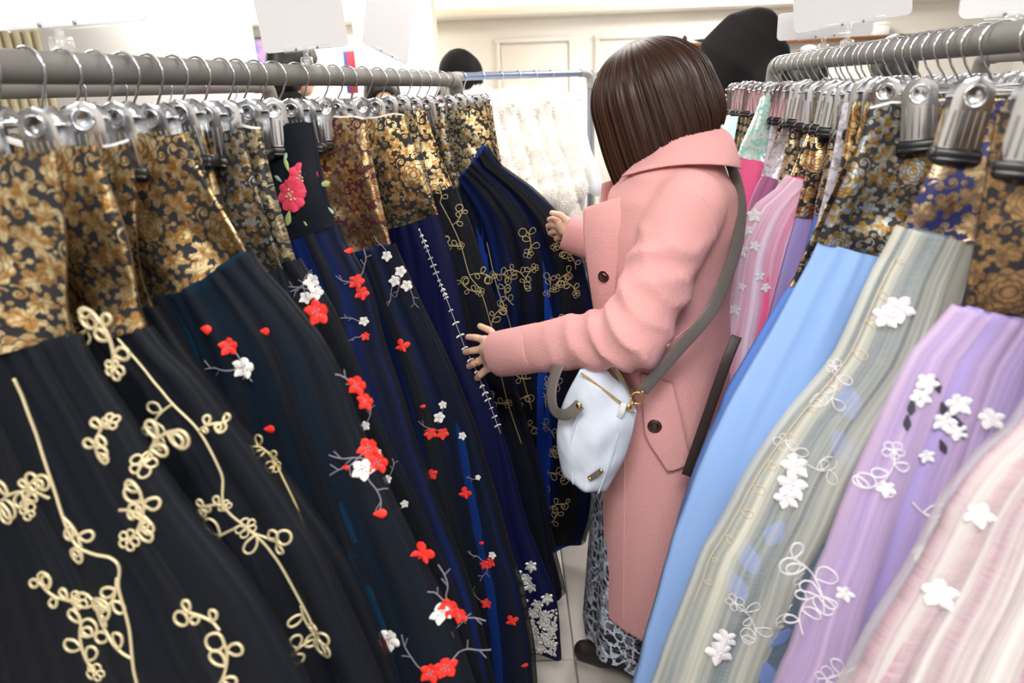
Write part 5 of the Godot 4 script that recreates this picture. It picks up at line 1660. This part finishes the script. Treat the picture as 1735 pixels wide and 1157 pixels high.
# ------------------------------------------------------------------ other shoppers behind the racks
var crowd := {}
func crowd_shapes() -> void:
	crowd.head = nets(Vector3(-0.14, -0.15, -0.11), Vector3(0.15, 0.15, 0.11), 0.007, head_sdf)
	crowd.body = nets(Vector3(-0.14, 0.0, -0.32), Vector3(0.2, 1.52, 0.32), 0.028, func(p: Vector3) -> float:
		var d := cap(p, Vector3(0, 1.3, 0), Vector3(0.03, 1.46, 0), 0.05, 0.048)
		for k in [-1.0, 1.0]:
			d = smin(d, cap(p, Vector3(0, 0.85, 0.08 * k), Vector3(0, 0.05, 0.1 * k), 0.08, 0.04), 0.03)
			d = smin(d, cap(p, Vector3(0, 1.25, 0.16 * k), Vector3(0.05, 0.88, 0.25 * k), 0.04, 0.034), 0.03)
			d = smin(d, cap(p, Vector3(0.05, 0.88, 0.25 * k), Vector3(0.1, 0.76, 0.25 * k), 0.035, 0.026), 0.02)
		return smin(d, cap(p, Vector3(0, 0.9, 0), Vector3(0, 1.26, 0), 0.09, 0.1), 0.05))
	crowd.coat = nets(Vector3(-0.26, 0.48, -0.36), Vector3(0.26, 1.46, 0.36), 0.024, func(p: Vector3) -> float:
		var d := egg(p, Vector3(0, 1.08, 0), Vector3(0.15, 0.36, 0.2))
		d = smin(d, cap(p, Vector3(0, 1.3, -0.12), Vector3(0, 1.3, 0.12), 0.075, 0.075), 0.06)
		d = smin(d, cap(p, Vector3(0, 0.95, -0.05), Vector3(0, 0.62, 0.05), 0.17, 0.17), 0.05)
		for k in [-1.0, 1.0]: d = smin(d, cap(p, Vector3(0, 1.28, 0.18 * k), Vector3(0.05, 0.87, 0.25 * k), 0.072, 0.055), 0.03)
		return maxf(d, 0.5 - p.y) + 0.006 * noise.get_noise_3d(p.x * 120.0, p.y * 120.0, p.z * 120.0))
	crowd.hood = nets(Vector3(-0.26, -0.3, -0.2), Vector3(0.2, 0.22, 0.2), 0.011, func(q: Vector3) -> float:
		var d := egg(q, Vector3(-0.015, 0.01, 0), Vector3(0.145, 0.155, 0.125))
		d = smin(d, cap(q, Vector3(-0.04, -0.15, -0.07), Vector3(-0.04, -0.15, 0.07), 0.09, 0.09), 0.05)
		d = smin(d, egg(q, Vector3(-0.1, 0.07, 0), Vector3(0.075, 0.06, 0.06)), 0.05)
		d = maxf(d, -egg(q, Vector3(0.12, -0.02, 0), Vector3(0.13, 0.115, 0.085)))
		return d + 0.007 * noise.get_noise_3d(q.x * 160.0, q.y * 130.0, q.z * 160.0) + 0.014 * (absf(sin(q.y * 17.0 + q.x * 14.0 + q.z * 6.0)) - 0.6) * clampf(0.35 - q.y * 5.0, 0.0, 1.0) + 0.008 * (absf(sin(q.y * 11.0 - q.x * 24.0)) - 0.6))
	crowd.hair = nets(Vector3(-0.18, -0.22, -0.15), Vector3(0.16, 0.18, 0.15), 0.009, func(q: Vector3) -> float:
		var d := egg(q, Vector3(-0.014, 0.02, 0), Vector3(0.112, 0.116, 0.09))
		d = smin(d, egg(q, Vector3(-0.04, -0.05, 0), Vector3(0.075, 0.1, 0.082)), 0.03)
		d = maxf(d, -egg(q, Vector3(0.11, -0.05, 0), Vector3(0.085, 0.105, 0.072)))
		return d + 0.004 * noise.get_noise_3d(q.x * 500.0, q.y * 60.0, q.z * 500.0))

func bystander(label: String, at: Vector3, yaw: float, head_y: float, coat_c: Material, hood: Material, bow := 0.0, big := 1.0) -> void:
	var o := thing("person", label, "person", Vector3(at.x, 0, at.z), Basis(Vector3.UP, yaw), "shoppers behind the racks")
	var s := head_y / 1.52
	var ha := Vector3(0.03 + bow * 0.1, head_y, 0)
	var tl := Transform3D(Basis(Vector3.BACK, -bow), ha)
	var up := Transform3D(Basis.from_scale(Vector3(1, s, 1)), Vector3.ZERO)
	part(o, "body", joined([[crowd.body, up], [crowd.head, tl]]), M.skin)
	for k in [-1.0, 1.0]:
		var e := part(o, "eye", ball(Vector3.ZERO, Vector3.ONE * 0.0115, 10, 6), M.horn)
		e.position = tl * Vector3(0.083, 0.002, 0.032 * k)
	part(o, "coat", crowd.coat, coat_c).transform = up
	if hood: part(o, "hood", crowd.hood, hood).transform = tl * Transform3D(Basis.from_scale(Vector3.ONE * big), Vector3.ZERO)
	else: part(o, "hair", crowd.hair, M.black_hair).transform = tl

func build_people() -> void:
	crowd_shapes()
	M.black_cloth = mat(rgb(34, 33, 34), 0.9)
	M.black_cloth.metallic_specular = 0.2
	M.ice_blue = mat(rgb(186, 222, 234), 0.8, 0.0, 0.2)
	M.beige_cloth = mat(rgb(206, 190, 170), 0.85)
	bystander("dark-haired person half hidden by the tilted white card", Vector3(-0.96, 0, -3.25), 0.6, 1.63, M.black_cloth, null, 0.25)
	bystander("dark-haired person whose face shows between the left hooks", Vector3(-0.6, 0, -3.62), -1.3, 1.475, M.beige_cloth, null, 0.15)
	bystander("person in a black hood behind the white fur jackets", Vector3(-0.24, 0, -4.2), 1.2, 1.56, M.black_cloth, M.black_cloth, 0.1)
	bystander("person in a black hood and pale blue jacket by the right rail", Vector3(1.12, 0, -3.15), 2.8, 1.56, M.ice_blue, M.black_cloth, 0.6, 1.22)
	bystander("black-haired person just behind the right rail's far half", Vector3(1.56, 0, -3.66), 1.7, 1.51, M.beige_cloth, null, 0.3)
	bystander("black-haired person nearest behind the right rail", Vector3(1.69, 0, -3.12), 1.4, 1.52, M.beige_cloth, null, 0.2)

func loose_ribbon() -> void:
	var o := thing("satin_ribbon", "dark brown ribbon hanging between the coat and the pale blue skirt", "ribbon")
	ribbon(o, "band", [Vector3(0.44, 1.03, -1.25), Vector3(0.415, 0.976, -1.232), Vector3(0.383, 0.859, -1.228), Vector3(0.351, 0.733, -1.23)], Vector3(-0.3, 0.1, 1), 0.02, mat(rgb(40, 28, 26), 0.5))

func _ready() -> void:
	rng.seed = 7
	# camera, air, light
	var cam := Camera3D.new()
	cam.name = "camera"
	add_child(cam)
	var p := deg_to_rad(20.3)
	var ro := deg_to_rad(2.3)
	var fw := Vector3(0, -sin(p), -cos(p))
	var ri := Vector3.RIGHT
	var up := ri.cross(fw)
	cam.transform = Transform3D(Basis(ri * cos(ro) - up * sin(ro), up * cos(ro) + ri * sin(ro), -fw), Vector3(0, 1.5, 0))
	cam.near = 0.05
	cam.far = 60.0
	cam.fov = 53.13
	var lens := CameraAttributesPhysical.new()
	lens.frustum_focal_length = 24.0
	lens.frustum_near = 0.05
	lens.frustum_far = 60.0
	lens.frustum_focus_distance = 1.75
	lens.exposure_aperture = 3.2
	cam.attributes = lens
	cam.current = true
	var we := WorldEnvironment.new()
	we.name = "air"
	var env := Environment.new()
	env.background_mode = Environment.BG_COLOR
	env.background_color = Color(0.5, 0.5, 0.5)
	env.tonemap_mode = Environment.TONE_MAPPER_LINEAR
	env.tonemap_exposure = 0.95
	env.sdfgi_enabled = true
	env.ssao_enabled = true
	env.ssil_enabled = true
	we.environment = env
	add_child(we)
	make_materials()
	make_person_materials()
	settle_dark()
	for q in [[-1.6, 1.2, 3.4, "behind the camera, left"], [1.7, 1.2, 3.4, "behind the camera, right"], [0.0, 0.3, 6.0, "just above the camera"], [-1.9, -1.6, 3.0, "over the rear left rail"], [2.1, -1.6, 3.0, "over the rear right rail"], [0.1, -2.6, 2.6, "over the fur jackets"], [-1.6, -4.4, 7.0, "beside the white column"], [1.7, -4.4, 7.0, "in front of the wall shelf"], [-1.6, -6.2, 15.0, "nearest the wall screen"], [2.6, -6.2, 15.0, "nearest the wall shelf"]]:
		light_panel(Vector3(q[0], HH - 0.03, q[1]), 0.9, 0.9, q[2], q[3])
	make_room()
	make_racks()
	build_racks()
	build_left()
	build_right()
	embroider()
	make_shopper()
	make_bag()
	loose_ribbon()
	build_far_rack()
	build_rear_racks()
	build_signs()
	build_background()
	build_people()
